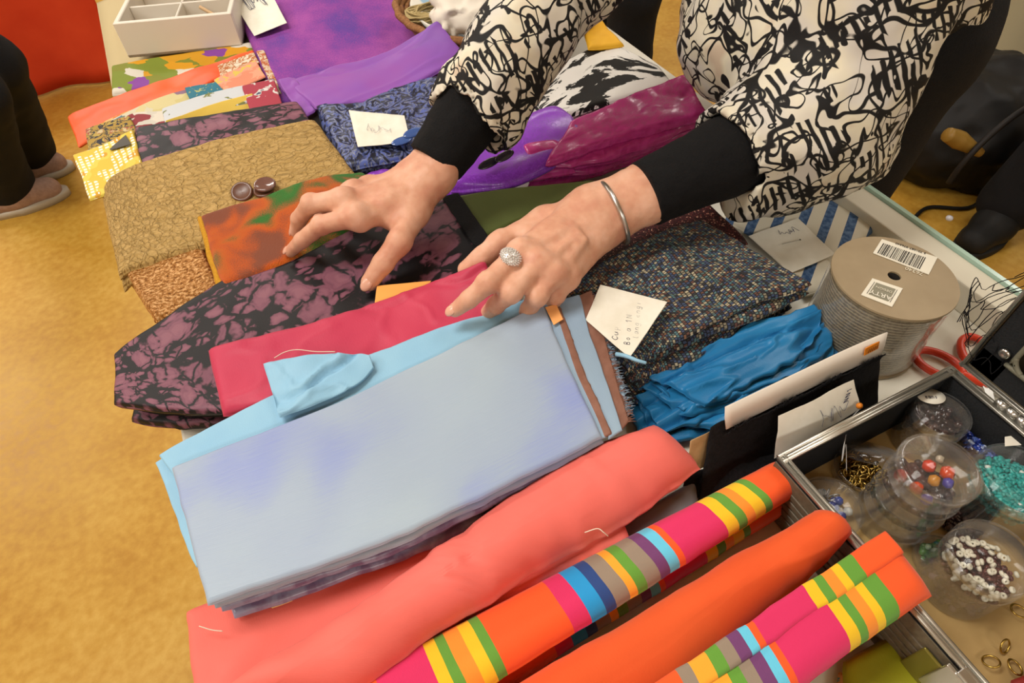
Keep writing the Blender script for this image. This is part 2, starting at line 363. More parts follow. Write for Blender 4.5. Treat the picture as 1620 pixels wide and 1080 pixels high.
def f_cells(cols, sc, seed=0):
    def fn(nt, uv, ob):
        v = warp(nt, nd(nt, 'Mapping', {'Vector': uv, 'Location': (seed, seed*.7, 0)}).outputs[0], 45, .022); c = nd(nt, 'SeparateColor', {0: vor(nt, v, sc, 'F1', 1., 'Color')}).outputs[0]
        return {'color': ramp(nt, c, [(.12+.76*i/len(cols) if i else 0, dark(k, .92)) for i, k in enumerate(cols)], 'CONSTANT'), 'bump': weave(nt, uv), 'st': .1}
    return fn
def f_dots(nt, uv, ob):
    q = stretch(nt, uv, (1, 1.2, 1)); d = vor(nt, q, 125, 'F1', .12, distance='CHEBYCHEV'); big = nz(nt, uv, 26, 1)
    base = ramp(nt, big, [(.0, 'c8ac3e'), (.5, 'cdb84e'), (.6, 'c08f28')], 'CONSTANT')
    msk = math_(nt, 'MULTIPLY', ramp(nt, d, [(.0, 'ffffff'), (.3, '000000')], 'CONSTANT'), math_(nt, 'GREATER_THAN', nz(nt, uv, 32, 1), .46))
    return {'color': mix(nt, msk, base, 'eee9d4')}
def f_skin(nt, uv, ob):
    a = nz(nt, ob, 30, 3); b = nz(nt, ob, 420, 3, .6); c = nz(nt, ob, 85, 2)
    col = ramp(nt, math_(nt, 'MULTIPLY_ADD', c, .3, math_(nt, 'SUBTRACT', a, .15)), [(.32, 'c58a70'), (.5, 'd09c80'), (.68, 'd9aa90')])
    return {'color': col, 'bump': b, 'st': .22, 'dist': .001}
def f_card(nt, uv, ob): return {'color': ramp(nt, nz(nt, ob, 40, 4), [(.35, 'a88c60'), (.65, 'c0a478')])}
def f_fibre(c1, c2, sc=300):
    def fn(nt, uv, ob):
        n = nz(nt, ob, sc, 4, .7); return {'color': ramp(nt, n, [(.35, c1), (.65, c2)]), 'bump': n, 'st': .6, 'dist': .003}
    return fn
def f_mesh(nt, uv, ob):
    x = nd(nt, 'SeparateXYZ', {0: ob}).outputs; a = math_(nt, 'SINE', math_(nt, 'MULTIPLY', x[2], 1700)); n = nz(nt, ob, 260, 3)
    k = math_(nt, 'MULTIPLY_ADD', a, .18, n); return {'color': ramp(nt, k, [(.35, '6f6450'), (.6, '93876e')]), 'bump': k, 'st': .6}
def plastic(name, tint=(1, 1, 1), haze=.006):
    if name in MAT: return MAT[name]
    m = bpy.data.materials.new(name); m.use_nodes = True; nt = m.node_tree; nt.nodes.clear()
    out = nt.nodes.new('ShaderNodeOutputMaterial'); tr = nd(nt, 'BsdfTransparent', {0: tint+(1,)}); gl = nd(nt, 'BsdfGlossy', {0: (1, 1, 1, 1), 1: .08})
    df = nd(nt, 'BsdfDiffuse', {0: (.8, .8, .78, 1)}); fr = nd(nt, 'LayerWeight', {0: .5})
    p3 = math_(nt, 'POWER', fr.outputs['Facing'], 2.5); m1 = nd(nt, 'MixShader', {0: math_(nt, 'MULTIPLY_ADD', p3, .22, haze), 1: tr.outputs[0], 2: df.outputs[0]})  # white mixed in at grazing angles paints the bright rims
    m2 = nd(nt, 'MixShader', {0: math_(nt, 'MULTIPLY_ADD', p3, .6, .016), 1: m1.outputs[0], 2: gl.outputs[0]})
    nt.links.new(m2.outputs[0], out.inputs[0]); MAT[name] = m; return m
def flat(c, rough=.6, **k): return mat('plain_'+c+str(int(rough*100))+''.join(sorted(k)), color=c, rough=rough, **k)
def stripes(name, stops):                                # stops in metres of u
    def fn(nt, uv, ob):
        x = nd(nt, 'SeparateXYZ', {0: uv}).outputs[0]
        a, b = stops[0][0], stops[-1][0]+.02
        k = math_(nt, 'DIVIDE', math_(nt, 'SUBTRACT', x, a), b-a)
        return {'color': ramp(nt, k, [((u-a)/(b-a), c) for u, c in stops], 'CONSTANT'), 'bump': weave(nt, uv), 'st': .12}
    return mat(name, fn, rough=.75, sheen=.15)
CLEAR = plastic('clear_plastic'); PAPER = mat('paper', lambda nt, uv, ob: {'color': ramp(nt, nz(nt, ob, 60, 3), [(.3, 'dcd7c6'), (.7, 'e6e2d4')])}, rough=.8)
INK = flat('2c2c48', .8); BLACK = mat('black_cloth', f_fibre('0b0b0d', '131316', 500), rough=.9)
SILVER = mat('silver', color='c9c9c6', rough=.28, metal=1.); GOLD = mat('gold', color='c0a050', rough=.3, metal=1.)
SKIN = mat('skin', f_skin, rough=.5, spec=.4); MAT['skin'].node_tree.nodes['Principled BSDF'].inputs['Subsurface Weight'].default_value = .12
MAT['skin'].node_tree.nodes['Principled BSDF'].inputs['Subsurface Radius'].default_value = (.006, .002, .001)
# ------------------------------------------------------------------ the room and the table
v, f, _ = box((-5.1, -3.6, -.05), (6.1, 7.5, 0)); obj('floor', v, f, mat('linoleum', f_floor, rough=.4), smooth=False, kind='structure')
WALLM = mat('wall_paint', lambda nt, uv, ob: {'color': ramp(nt, nz(nt, ob, 3, 3), [(.3, 'cfc8b8'), (.7, 'd6d0c2')])}, rough=.8)
for nm, a, b in (('wall_left', (-5.1, -3.5, 0), (-5, 7.5, 3)), ('wall_right', (6, -3.5, 0), (6.1, 7.5, 3)), ('wall_far', (-5, 7.4, 0), (6, 7.5, 3)), ('wall_near', (-5, -3.6, 0), (6, -3.5, 3)), ('ceiling', (-5.1, -3.6, 3), (6.1, 7.5, 3.1))):
    v, f, _ = box(a, b); obj(nm, v, f, WALLM, smooth=False, kind='structure')
TX0, TX1, TY0, TY1 = -.156, .705, -.55, 1.6
WHITE = mat('table_white', lambda nt, uv, ob: {'color': ramp(nt, nz(nt, ob, 20, 3), [(.3, 'd2cdbd'), (.7, 'dbd7c9')])}, rough=.45)
tb = empty('market_table', (.27, .5, 0), 'long white topped stall table under the heaped fabrics', 'table')
bevel(obj('table_top', *box((TX0, TY0, TZ-.03), (TX1, TY1, TZ-.0005))[:2], WHITE, tb, smooth=False), .003)
for x in (TX0+.06, TX1-.06):
    for y in (TY0+.08, TY1-.08):
        obj('leg', *tube([(x, y, 0), (x, y, TZ-.03)], .018, 14)[:2], flat('8c8c8a', .35, metal=.8), tb)
bevel(obj('raised_edge', *box((.664, TY0, TZ-.0005), (.700, .60, TZ+.034))[:2], mat('edge_board', color='cfc8b4', rough=.5), tb, smooth=False), .002)
obj('glass_strip', *box((.700, TY0, TZ-.03), (.706, .60, TZ+.038))[:2], mat('edge_glass', color='a8c4b4', rough=.15, spec=.6), tb, smooth=False)
# cream cloth hanging over the far left corner of the table
A = [P(200, 8, 0), P(165, 40, .2), P(178, 110, .2), P(188, 165, .2)]
cl = []
top = np.array([[TX0+.25, 1.61, TZ+.003], [TX0+.25, 1.2, TZ+.003]])
def hang():
    ys = np.linspace(1.62, 1.13, 40); rows = []
    drop = np.interp(ys, [1.13, 1.25, 1.4, 1.62], [.02, .22, .30, .34])
    for y, d in zip(ys, drop):
        r = [(.72, y, TZ+.004), (.3, y, TZ+.004), (TX0+.02, y, TZ+.005), (TX0-.004, y, TZ+.001)]
        for k in range(1, 7): r.append((TX0-.008-.02*k/6+.012*math.sin(y*38)*k/6, y, TZ-d*k/6))
        rows.append(r)
    g = np.array(rows); n, m = g.shape[:2]; i = np.arange(n*m).reshape(n, m)
    return g.reshape(-1, 3), np.stack([i[:-1, :-1], i[1:, :-1], i[1:, 1:], i[:-1, 1:]], -1).reshape(-1, 4)
v, f = hang()
o = obj('table_runner', v, f, mat('cream_cloth', plain('b8a67c', 'c0b088'), rough=.85), label='cream cloth hanging over the far left corner of the table', cat='cloth')
o.modifiers.new('thick', 'SOLIDIFY').thickness = .0015

# ------------------------------------------------------------------ rolls and folded fabrics, near to far
def ext(a, b, z, x):
    p, q = P(*a, z), P(*b, z); t = (x-p[0])/(q[0]-p[0]); return p+(q-p)*t
def cloth(name, ms, m, label=None, group=None, cat='fabric', parent=None):
    """the uppermost layer is the thing's own mesh, every further layer of the folded cloth a part of it"""
    ms = ms if isinstance(ms, list) else [ms]
    o = obj(name, ms[0][0], ms[0][1], m, parent, uv=ms[0][2], label=label, cat=cat if parent is None else None, group=group)
    for q in ms[1:]: obj('fold' if parent is None else name, q[0], q[1], m, o if parent is None else parent, uv=q[2])
    return o
RO, MG, YE, GR, OR = 'e8561f', 'd02a5e', 'e6b91e', '5f9433', 'ea8a2a'
LB, PU, TP, NV, BL = '62bfdc', '6c3a6a', '8d7d6c', '26427c', '2190cc'
# striped roll in the middle
zt = 4.6; XL = -.16
ra, rb = P(1214, 737, zt), P(1249, 790, zt); xr = .325
fa = [ext((1213, 737), (660, 1023), zt, XL), ext((1213, 737), (660, 1023), zt, xr-.006)]
na = [ext((1248, 790), (993, 950), zt, XL), ext((1248, 790), (993, 950), zt, xr+.004)]
bd = [((1200, 783), RO), ((1190, 790), GR), ((1173, 800), YE), ((1158, 807), OR), ((1140, 810), GR), ((1123, 820), YE), ((1053, 853), MG), ((1042, 857), RO), ((1028, 870), LB), ((1012, 873), PU), ((990, 887), TP), ((975, 893), GR), ((962, 900), 'eea02c'), ((943, 917), TP), ((927, 930), NV), ((907, 947), BL), ((873, 947), MG), ((773, 1020), RO), ((757, 1027), GR), ((740, 1040), YE), ((717, 1047), OR), ((700, 1053), GR), ((680, 1063), YE), ((600, 1110), MG)]
us = [P(*p, 6.1)[0]-XL for p, c in bd]
st = [(us[i], bd[i][1]) for i in range(len(bd))][::-1]
# each colour runs from its own boundary up to the previous one
m1 = stripes('striped_canvas', [(0., RO)]+st)
up = slab(fa, na, .030, nu=70, nv=24, wr=.001, ws=10, seed=3, world=True, edge=.001)
lo = slab(fa, na, .031, nu=70, nv=24, wr=.001, ws=10, seed=4, world=True, dz=-.03, dx=-.006, dy=-.002, edge=.001); lo[2][:, 0] += .008
cloth('striped_fabric', [up, lo], m1, 'multicoloured striped canvas roll between the coral and plain orange rolls', 'rolled canvas at the near end')
# plain orange roll
zt = 4.4
fa = [ext((1290, 808), (1087, 926), zt, XL), ext((1290, 808), (1087, 926), zt, .18), P(1289, 808, 7.4)]; na = [ext((1345, 848), (1190, 993), zt, XL), ext((1345, 848), (1190, 993), zt, .18), P(1349, 846, 7.4)]
cloth('orange_fabric', slab(fa, na, .056, nu=60, nv=36, wr=.003, ws=9, seed=8, world=True, edge=.002, r=.028), mat('orange_canvas', plain('d4501e', 'dc5824', 8), rough=.8, sheen=.1), 'plain orange canvas roll between the two striped rolls', 'rolled canvas at the near end')
# striped roll nearest
zt = 8.5
fa = [ext((1395, 845), (1226, 958), zt, XL), ext((1395, 845), (1226, 958), zt, P(1393, 843, zt)[0])]; na = [ext((1470, 945), (1350, 1030), zt, XL), ext((1470, 945), (1350, 1030), zt, P(1470, 940, zt)[0])]
bd = [((1397, 924), RO), ((1379, 937), GR), ((1361, 940), YE), ((1345, 950), OR), ((1332, 958), GR), ((1317, 968), YE), ((1226, 1015), MG), ((1215, 1020), RO), ((1202, 1033), LB), ((1185, 1042), PU), ((1165, 1052), TP), ((1145, 1062), GR), ((1120, 1075), 'eea02c'), ((1100, 1085), TP)]
us = [P(*p, 9.6)[0]-XL for p, c in bd]
m2 = stripes('striped_canvas_two', [(0., RO)]+[(us[i], bd[i][1]) for i in range(len(bd))][::-1])
up = slab(fa, na, .026, nu=60, nv=26, wr=.001, ws=12, seed=5, world=True, edge=.001)
fl2 = [a_*.78+b_*.22 for a_, b_ in zip(fa, na)]
lo = slab(fl2, na, .030, nu=60, nv=24, wr=.001, ws=12, seed=6, world=True, dz=-.029, dx=-.016, edge=.001); lo[2][:, 0] += .012
lo2 = slab(fl2, na, .044, nu=50, nv=24, wr=.001, ws=12, seed=6, world=True, dz=-.058, dx=-.022, edge=.001)
flp = slab(fa, [(a_*.62+b_*.38) for a_, b_ in zip(fa, na)], .006, nu=60, nv=16, wr=.0008, ws=12, seed=7, world=True, dz=.0125, dx=-.004, edge=.0015); flp[2][:, 0] += .003
cloth('striped_fabric', [up, lo, lo2, flp], m2, 'multicoloured striped canvas roll nearest the camera, beside the bead case', 'rolled canvas at the near end')
# grey satin under the coral roll
cloth('grey_fabric', slab([(840, 905, 1.2), (1100, 760, 1.2)], [(820, 960, 1.2), (1105, 830, 1.2)], .016, wr=.001, seed=11), mat('grey_satin', plain('85868c', '6f7078', 20), rough=.4), 'grey satin strip showing between coral cloth and striped roll')
# coral
cor = mat('coral_cotton', plain('e0685c', 'e46e64', 10), rough=.72, sheen=.05)
fl = stack([(298, 962, 3.6), (600, 850, 3.6), (960, 730, 3.6)], [(312, 1120, 3.6), (640, 1020, 3.6), (1000, 860, 3.6)], .036, 2, seed=13, wr=.002, edge=.002, jit=.004)
rl = slab([(330, 1112, 5.4), (560, 965, 5.4), (700, 868, 5.4), (860, 757, 5.2), (1036, 668, 5)], [(540, 1110, 5.4), (742, 968, 5.4), (846, 905, 5.4), (960, 845, 5), (1112, 742, 4.8)], .064, nu=80, nv=40, r=.033, wr=.005, ws=11, seed=17, edge=.003, crease=.006, wv=(1.2, .6))
cloth("coral_fabric", [rl]+fl, cor, 'coral pink cotton, flat below and rolled along its near side')
# shot blue
bl = mat('shot_silk', f_shot, rough=.45, sheen=.15, spec=.4)
top = slab([(272, 742, 8.9), (560, 625, 8.9), (857, 481, 8.9)], [(330, 958, 8.3), (640, 845, 8.3), (952, 692, 8.3)], .008, nu=80, nv=40, wr=.0012, ws=8, seed=21, edge=.0015)
und = [slab([(272, 742, 8.9), (560, 625, 8.9), (857, 481, 8.9)], [(330, 958, 8.3), (640, 845, 8.3), (952, 692, 8.3)], .008, nu=70, nv=30, wr=.0012, ws=8, seed=21, dz=-.008*k, dy=-.001*k+.004*(k == 3), dx=.002*k, edge=.002) for k in range(1, 5)]
blue = cloth('shot_silk_fabric', [top, und[0]], bl, 'big folded piece of pale blue shot silk under the ringed hand')
cloth('lower_fold', und[1:], mat('shot_silk_edge', brocade('6f5f7c', '8c8ea6', 12), rough=.5), 'greyed violet lower folds', parent=blue)
cloth('under_layer', [slab([(250, 722, 8.1), (430, 628, 8.1), (640, 540, 8.2), (848, 468, 8.2)], [(300, 790, 8.1), (470, 720, 8.1), (660, 640, 8.1), (880, 555, 8.1)], .004, nu=60, nv=16, wr=.001, ws=10, seed=23, edge=.002), slab([(246, 732, 7.6), (270, 716, 7.6)], [(312, 900, 7.2), (336, 885, 7.2)], .003, nu=14, nv=40, wr=.001, seed=24)], mat('pale_blue', plain('82b0cc', '90bcd2', 9), rough=.5, sheen=.1), 'lighter blue under layer', parent=blue)
cloth('frayed_band', [slab([(868, 478, 8.75), (880, 474, 8.7)], [(955, 694, 8.1), (967, 688, 8.1)], .003, nu=14, nv=50, wr=.0005, seed=25, rag=.0012), slab([(908, 470, 8.3), (934, 460, 8.2)], [(978, 688, 7.7), (995, 668, 7.6)], .003, nu=14, nv=60, wr=.0005, seed=26, rag=.003)], mat('brown_selvedge', plain('7c5444', '8a6252', 60), rough=.8), 'frayed brown selvedge', parent=blue)
cloth('inner_band', [slab([(848, 486, 8.75), (872, 478, 8.7)], [(940, 698, 8.1), (960, 692, 8.1)], .003, nu=14, nv=40, wr=.0005, seed=30), slab([(876, 476, 8.5), (914, 466, 8.45)], [(962, 695, 7.9), (984, 682, 7.9)], .003, nu=14, nv=40, wr=.0005, seed=27), slab([(926, 474, 8.), (944, 478, 7.9)], [(984, 672, 7.4), (998, 655, 7.3)], .003, nu=12, nv=60, rag=.005, wr=.0005, seed=28)], mat('pale_blue_grey', plain('8499b0', '8fa6b8', 9), rough=.6), parent=blue)
ms = []; rs = np.random.RandomState(2)
for k in range(190):
    t = rs.uniform(0, 1); a = np.array([944-4+(997-944)*t, 478+(656-478)*t]); z = 7.95-.6*t; q = P(*a, z); d = np.array([rs.uniform(.004, .009), rs.uniform(-.003, .003), rs.uniform(-.004, .001)])
    ms.append(tube([q, q+d*.5+[0, 0, .0008], q+d], .00028, 3, n=4))
v, f, u = join(ms); obj('fringe', v, f, MAT['pale_blue_grey'], blue, kind='stuff')
ms = []
for k in range(150):
    t = rs.uniform(0, 1); a = np.array([932+(994-932)*t, 463+(668-463)*t]); z = 8.25-.6*t; q = P(*a, z); d = np.array([rs.uniform(.003, .008), rs.uniform(-.003, .002), rs.uniform(-.002, .001)])
    ms.append(tube([q, q+d*.5+[0, 0, .0006], q+d], .00028, 3, n=4))
v, f, u = join(ms); obj('frayed_threads', v, f, MAT['brown_selvedge'], blue, kind='stuff')
# crumpled pale blue corner
def crumple(far, near, th, amp, seed, ws=30, **k): return slab(far, near, th, wr=amp*.5, ws=ws, seed=seed, crease=amp, **k)
cloth('crumpled_corner', crumple([(415, 576, 9.4), (490, 560, 9.8), (560, 558, 9.4), (584, 562, 9.2)], [(442, 660, 9.1), (500, 640, 9.1), (560, 610, 9.1), (590, 580, 9.)], .004, .006, 29, 22, nu=50, nv=30), MAT['pale_blue'], parent=blue, label='crumpled corner turned up')
# threads on it
o = tube([P(975, 560, 8.3), P(990, 563, 8.8), P(1008, 570, 8.9), P(1022, 574, 8.7)], [.0022, .0018, .0015], 8)
cloth('twisted_thread', (o[0], o[1], None), MAT['pale_blue'], 'loose twisted end', parent=blue)
# crimson
cri = mat('crimson_silk', plain('b02a4a', 'bc3450', 9), rough=.5, sheen=.1)
cloth('crimson_fabric', [slab([(330, 556, 7.2), (470, 520, 7.3), (600, 478, 7.4), (690, 445, 8.2), (770, 416, 10.2)], [(352, 660, 7), (470, 640, 7), (640, 580, 7.2), (720, 545, 7.2), (800, 500, 7.4)], .016, nu=80, nv=34, wr=.002, ws=14, seed=31, crease=.003)], cri, 'crinkled crimson silk between the floral and the blue piece, pinched by fingers')
# black and mauve floral, large
flo = mat('mauve_floral', floral('131114', '714454', '80525f'), rough=.5)
def drape(m, x0=TX0-.01, k=2.2, lim=9):
    v = m[0]; d = np.clip(x0-v[:, 0], 0, None); v[:, 2] -= np.minimum(k*d*d/.05, .08); return m
fr = [(185, 566, 4.6), (240, 522, 5.2), (390, 425, 5.4), (560, 362, 5.4), (724, 312, 5.4)]
nr = [(178, 640, 4.2), (300, 652, 5.), (440, 640, 5.2), (640, 570, 5.2), (800, 430, 5.2)]
flor = cloth('floral_fabric', [slab(fr, nr, .012, nu=80, nv=46, wr=.002, ws=12, seed=35, edge=.002), slab(fr, nr, .012, nu=60, nv=30, wr=.002, ws=12, seed=36, dz=-.034, dx=.004, edge=.003)], flo, 'black cloth with big mauve flowers under the reaching thumb')
cloth('fold_shade', [slab(fr, nr, .022, nu=40, nv=24, wr=.002, ws=12, seed=36, dz=-.017, dx=.012, dy=.002, edge=.003)], BLACK, 'black sheet painting the shade inside the open fold', parent=flor)  # black slab set between the layers as shade in the open fold
cloth('black_border', slab([(700, 312, 6.2), (726, 306, 6.2)], [(752, 392, 6.2), (776, 380, 6.2)], .003, nu=16, nv=30, wr=.0006, seed=37), BLACK, parent=flor, label='plain black border')
# copper
cop = mat('copper_lame', f_copper, rough=.36, metal=.6)
cloth('copper_fabric', [drape(m) for m in [slab([(192, 420, 3.8), (250, 396, 4), (312, 370, 4.2)], [(246, 508, 1.6), (300, 490, 2.6), (350, 462, 3.4)], .016, nu=50, nv=40, wr=.0015, ws=20, seed=41), slab([(200, 440, 1.8), (340, 400, 2)], [(246, 510, .8), (350, 470, 1.4)], .016, nu=40, nv=26, seed=42)]], cop, 'glittering copper lame cloth at the left table edge')
cloth('white_lining', slab([(285, 486, 2.3), (340, 462, 2.3)], [(292, 500, 2.2), (346, 474, 2.2)], .003, nu=20, nv=12, seed=43), flat('cfc8be', .8), 'sliver of white cloth under the copper fabric')
# felt
fel = mat('felt', f_felt, rough=1., sheen=.1)
fl_ = cloth('felt_fabric', [slab([(314, 346, 5.4), (400, 318, 5.6), (500, 288, 5.6), (574, 276, 5.6)], [(356, 462, 5.2), (450, 425, 5.4), (560, 370, 5.6), (640, 330, 5.6)], .016, nu=60, nv=34, r=.009, wr=.002, ws=16, seed=45, edge=.002), slab([(316, 352, 4), (574, 284, 4)], [(352, 470, 3.8), (640, 340, 4)], .016, nu=44, nv=24, r=.008, seed=46)], fel, 'mottled orange and green felted wool under the blurred fingers')
o = slab([(311, 347, 5.2), (322, 345, 5.5)], [(345, 462, 4.9), (357, 460, 5.3)], .012, nu=14, nv=40, seed=47); cloth('yellow_fold', o, mat('felt_yellow', f_fibre('b07a1a', 'c8962a', 400), rough=1.), 'yellow folded edge', parent=fl_)
# tan crinkle
tan = mat('tan_crinkle', f_tan, rough=.75)
fa = [(156, 304, 4.8), (205, 268, 5.6), (340, 226, 5.9), (498, 192, 5.9)]; na = [(186, 436, 4.), (300, 400, 4.4), (420, 360, 4.8), (580, 300, 5)]
cloth('crinkled_fabric', [drape(m) for m in [slab(fa, na, .014, nu=80, nv=50, wr=.001, ws=16, seed=51, crease=.0012), slab(fa, na, .014, nu=50, nv=30, dz=-.0125, dx=-.004, seed=52, jit=.003), slab(fa, na, .014, nu=50, nv=30, dz=-.024, dx=.004, seed=53, jit=.004)]], tan, 'golden tan crinkled cloth carrying the brown buttons')
# upper floral strip
cloth('floral_fabric', [slab([(213, 204, 5.2), (330, 184, 5.4), (470, 162, 5.4)], [(224, 290, 4.2), (350, 250, 4.4), (505, 210, 4.4)], .01, wr=.0015, seed=55), slab([(216, 208, 3.6), (470, 168, 3.8)], [(228, 292, 3.4), (505, 214, 3.6)], .01, nu=40, nv=20, seed=56)], flo, 'black cloth with mauve leaves behind the golden tan crinkled cloth')
# navy paisley
cloth('paisley_fabric', [slab([(502, 168, 5.2), (560, 166, 5.6), (630, 138, 5.8), (702, 120, 5.8)], [(548, 274, 4.4), (600, 262, 4.8), (660, 250, 5), (730, 236, 5)], .014, nu=60, nv=40, r=.01, wr=.004, ws=16, seed=61, crease=.003), slab([(500, 170, 3.4), (702, 128, 3.6)], [(540, 278, 3), (730, 242, 3.4)], .02, nu=40, nv=24, r=.012, seed=62)], mat('navy_paisley', f_paisley, rough=.4), 'navy paisley silk with a white note and two blue buttons')
# purple brocade pieces
cloth('purple_fabric', [slab([(700, 284, 5), (790, 214, 5.8), (870, 172, 6), (905, 196, 6)], [(715, 304, 4.6), (800, 296, 5), (870, 268, 5.6), (926, 216, 5.8)], .026, nu=60, nv=34, r=.016, wr=.003, ws=14, seed=65), slab([(575, 282, 3.4), (640, 268, 3.6), (720, 280, 4)], [(590, 296, 3.2), (650, 300, 3.4), (730, 318, 3.6)], .02, nu=44, nv=22, r=.012, wr=.004, ws=40, seed=66)], mat('purple_brocade', brocade('7428a2', '8a40bc', 90), rough=.6, sheen=.1), 'bright purple patterned silk beneath the near sleeve cuff')
# magenta brocade
mgb = mat('magenta_brocade', brocade('ac2a74', 'be3e88', 30), rough=.75)
cloth('magenta_fabric', [slab([(902, 196, 7), (1000, 152, 7.2), (1084, 122, 7.2)], [(862, 262, 6.4), (960, 232, 6.6), (1118, 186, 6.8)], .014, nu=60, nv=34, wr=.003, seed=71, edge=.003, crease=.001)] +
      [slab([(880, 215, 5.9-k*1.15), (1084, 140, 6-k*1.15)], [(826+3*k, 264+11*k, 5.2-k*1.1), (960, 252+7*k, 5.4-k*1.15), (1120, 196+6*k, 5.6-k*1.15)], .012, nu=60, nv=28, wr=.004, ws=20, seed=72+k, edge=.005, crease=.001, wv=(.4, 1.2)) for k in range(4)] +
      [slab([(822, 240, 5.4), (838, 232, 5.8), (890, 224, 6)], [(834, 262, 5.4), (862, 254, 5.8), (910, 246, 6)], .020, nu=30, nv=20, r=.011, wr=.002, seed=79), slab([(818, 262, 4.2), (900, 250, 4.2)], [(834, 284, 4), (912, 272, 4)], .018, nu=30, nv=20, r=.01, wr=.002, seed=80)], mgb, 'folded magenta rose brocade beside the far table edge')
# olive
cloth('olive_fabric', [slab([(700, 316, 5.6), (800, 300, 5.8), (935, 288, 5.8)], [(768, 374, 5.4), (850, 336, 5.5), (940, 296, 5.6)], .006, nu=50, nv=30, wr=.001, seed=81), slab([(690, 318, 4.6), (800, 302, 4.7), (940, 290, 4.8)], [(772, 392, 4.6), (870, 378, 4.7), (995, 330, 4.8)], .014, nu=50, nv=30, wr=.001, seed=82), slab([(690, 318, 3), (940, 292, 3.2)], [(772, 394, 3), (995, 332, 3.2)], .014, nu=40, nv=24, wr=.001, seed=83)], mat('olive_cotton', plain('535d2a', '5a6430', 8), rough=.75), 'plain olive green cotton between the two hands')
# black and white print
cloth('printed_fabric', [slab([(838, 150, 4.6), (900, 98, 5), (960, 72, 5), (1040, 106, 4.8)], [(870, 198, 4.4), (905, 186, 4.6), (980, 160, 4.6), (1064, 134, 4.4)], .012, nu=60, nv=34, wr=.003, ws=14, seed=85), slab([(840, 158, 2.6), (960, 82, 3), (1040, 112, 2.8)], [(870, 204, 2.4), (980, 166, 2.6), (1064, 140, 2.4)], .024, nu=40, nv=24, r=.012, seed=86)], mat('black_white_print', f_bw, rough=.6), 'white cloth with bold black brush print behind magenta brocade')
cloth('amber_fabric', slab([(925, 55, 5.6), (948, 32, 6)], [(930, 80, 5.4), (988, 74, 5.6)], .01, nu=30, nv=24, wr=.003, ws=30, seed=88), mat('amber', plain('d29a1e', 'dca82c'), rough=.6), 'amber yellow scrap standing up behind the sleeve')
# maroon glitter
cloth('glitter_fabric', stack([(900, 408, 4.6), (1000, 362, 4.6), (1118, 322, 4.6)], [(930, 450, 4.4), (1040, 420, 4.4), (1184, 386, 4.4)], .03, 2, seed=91, wr=.001, nu=50, nv=26), mat('maroon_glitter', f_glit, rough=.5), 'maroon glitter cloth under the bangled wrist')
# tweed
tw = mat('tweed', f_tweed, rough=.95, sheen=.05)
fa = [(868, 474, 6.4), (950, 420, 7), (1040, 372, 7.2), (1110, 352, 7)]; na = [(1000, 574, 6.6), (1070, 543, 6.9), (1180, 490, 6.9), (1284, 450, 6.7)]
ms = [slab(fa, na, .012, nu=70, nv=50, r=.008, wr=.004, ws=13, seed=95, crease=.002, edge=.003)]
for k in range(1, 5):
    ms.append(slab([(x, y, z-1.25*k) for x, y, z in fa], [(x+random.uniform(-5, 6)-k*2, y+12*k+random.uniform(-4, 5), z-1.25*k) for x, y, z in na[:3]]+[(1296-16*k, 455+8*k, 6.6-1.25*k)], .0125, nu=60, nv=26, r=.007, wr=.003, ws=16, seed=96+k, edge=.004, dy=-.0025*k))
cloth('tweed_fabric', ms, tw, 'dark tweed flecked with many colours, folded beside the ribbon spool')
# blue satin
bs = mat('blue_satin', plain('1d6ea4', '2a80b6', 12), rough=.32, sheen=.05)
ms = []
for k in range(6):
    ms.append(crumple([(985+10*k, 630-7*k, 1.1+.6*k), (1080+10*k, 594-9*k, 1.2+.62*k), (1190+8*k, 542-9*k, 1.3+.66*k), (1300-2*k, 503-4*k, 1.3+.66*k)], [(1010+20*k, 690-9*k, 1.+.52*k), (1120+14*k, 686-15*k, 1.+.58*k), (1234+6*k, 640-15*k, 1.1+.62*k), (1340-9*k, 592-14*k, 1.1+.64*k)], .0042, .009, 101+7*k, 22, nu=80, nv=40, edge=.007, wv=(.28, 1.5)))
ms = ms[::-1]
ms.append(slab([(1290, 540, 2.4), (1330, 548, 1.6)], [(1270, 600, 2), (1345, 578, 1.2)], .006, nu=24, nv=24, seed=109))
cloth('blue_satin_fabric', ms, bs, 'shiny bright blue satin in loose folds under the tweed')
# white cloth with blue stripes
cloth('blue_striped_fabric', [slab([(1140, 345, 1.6), (1190, 310, 1.8), (1244, 280, 1.8)], [(1290, 430, 1.4), (1340, 398, 1.5), (1388, 362, 1.5)], .012, nu=60, nv=40, wr=.002, ws=14, seed=111), slab([(1240, 432, 1.6), (1300, 408, 1.6)], [(1270, 470, 1.2), (1340, 440, 1.2)], .014, nu=34, nv=24, wr=.004, ws=30, seed=112)], mat('blue_stripe_cotton', f_bluestripe, rough=.8), 'cream cotton with broken blue stripes at the right table edge')
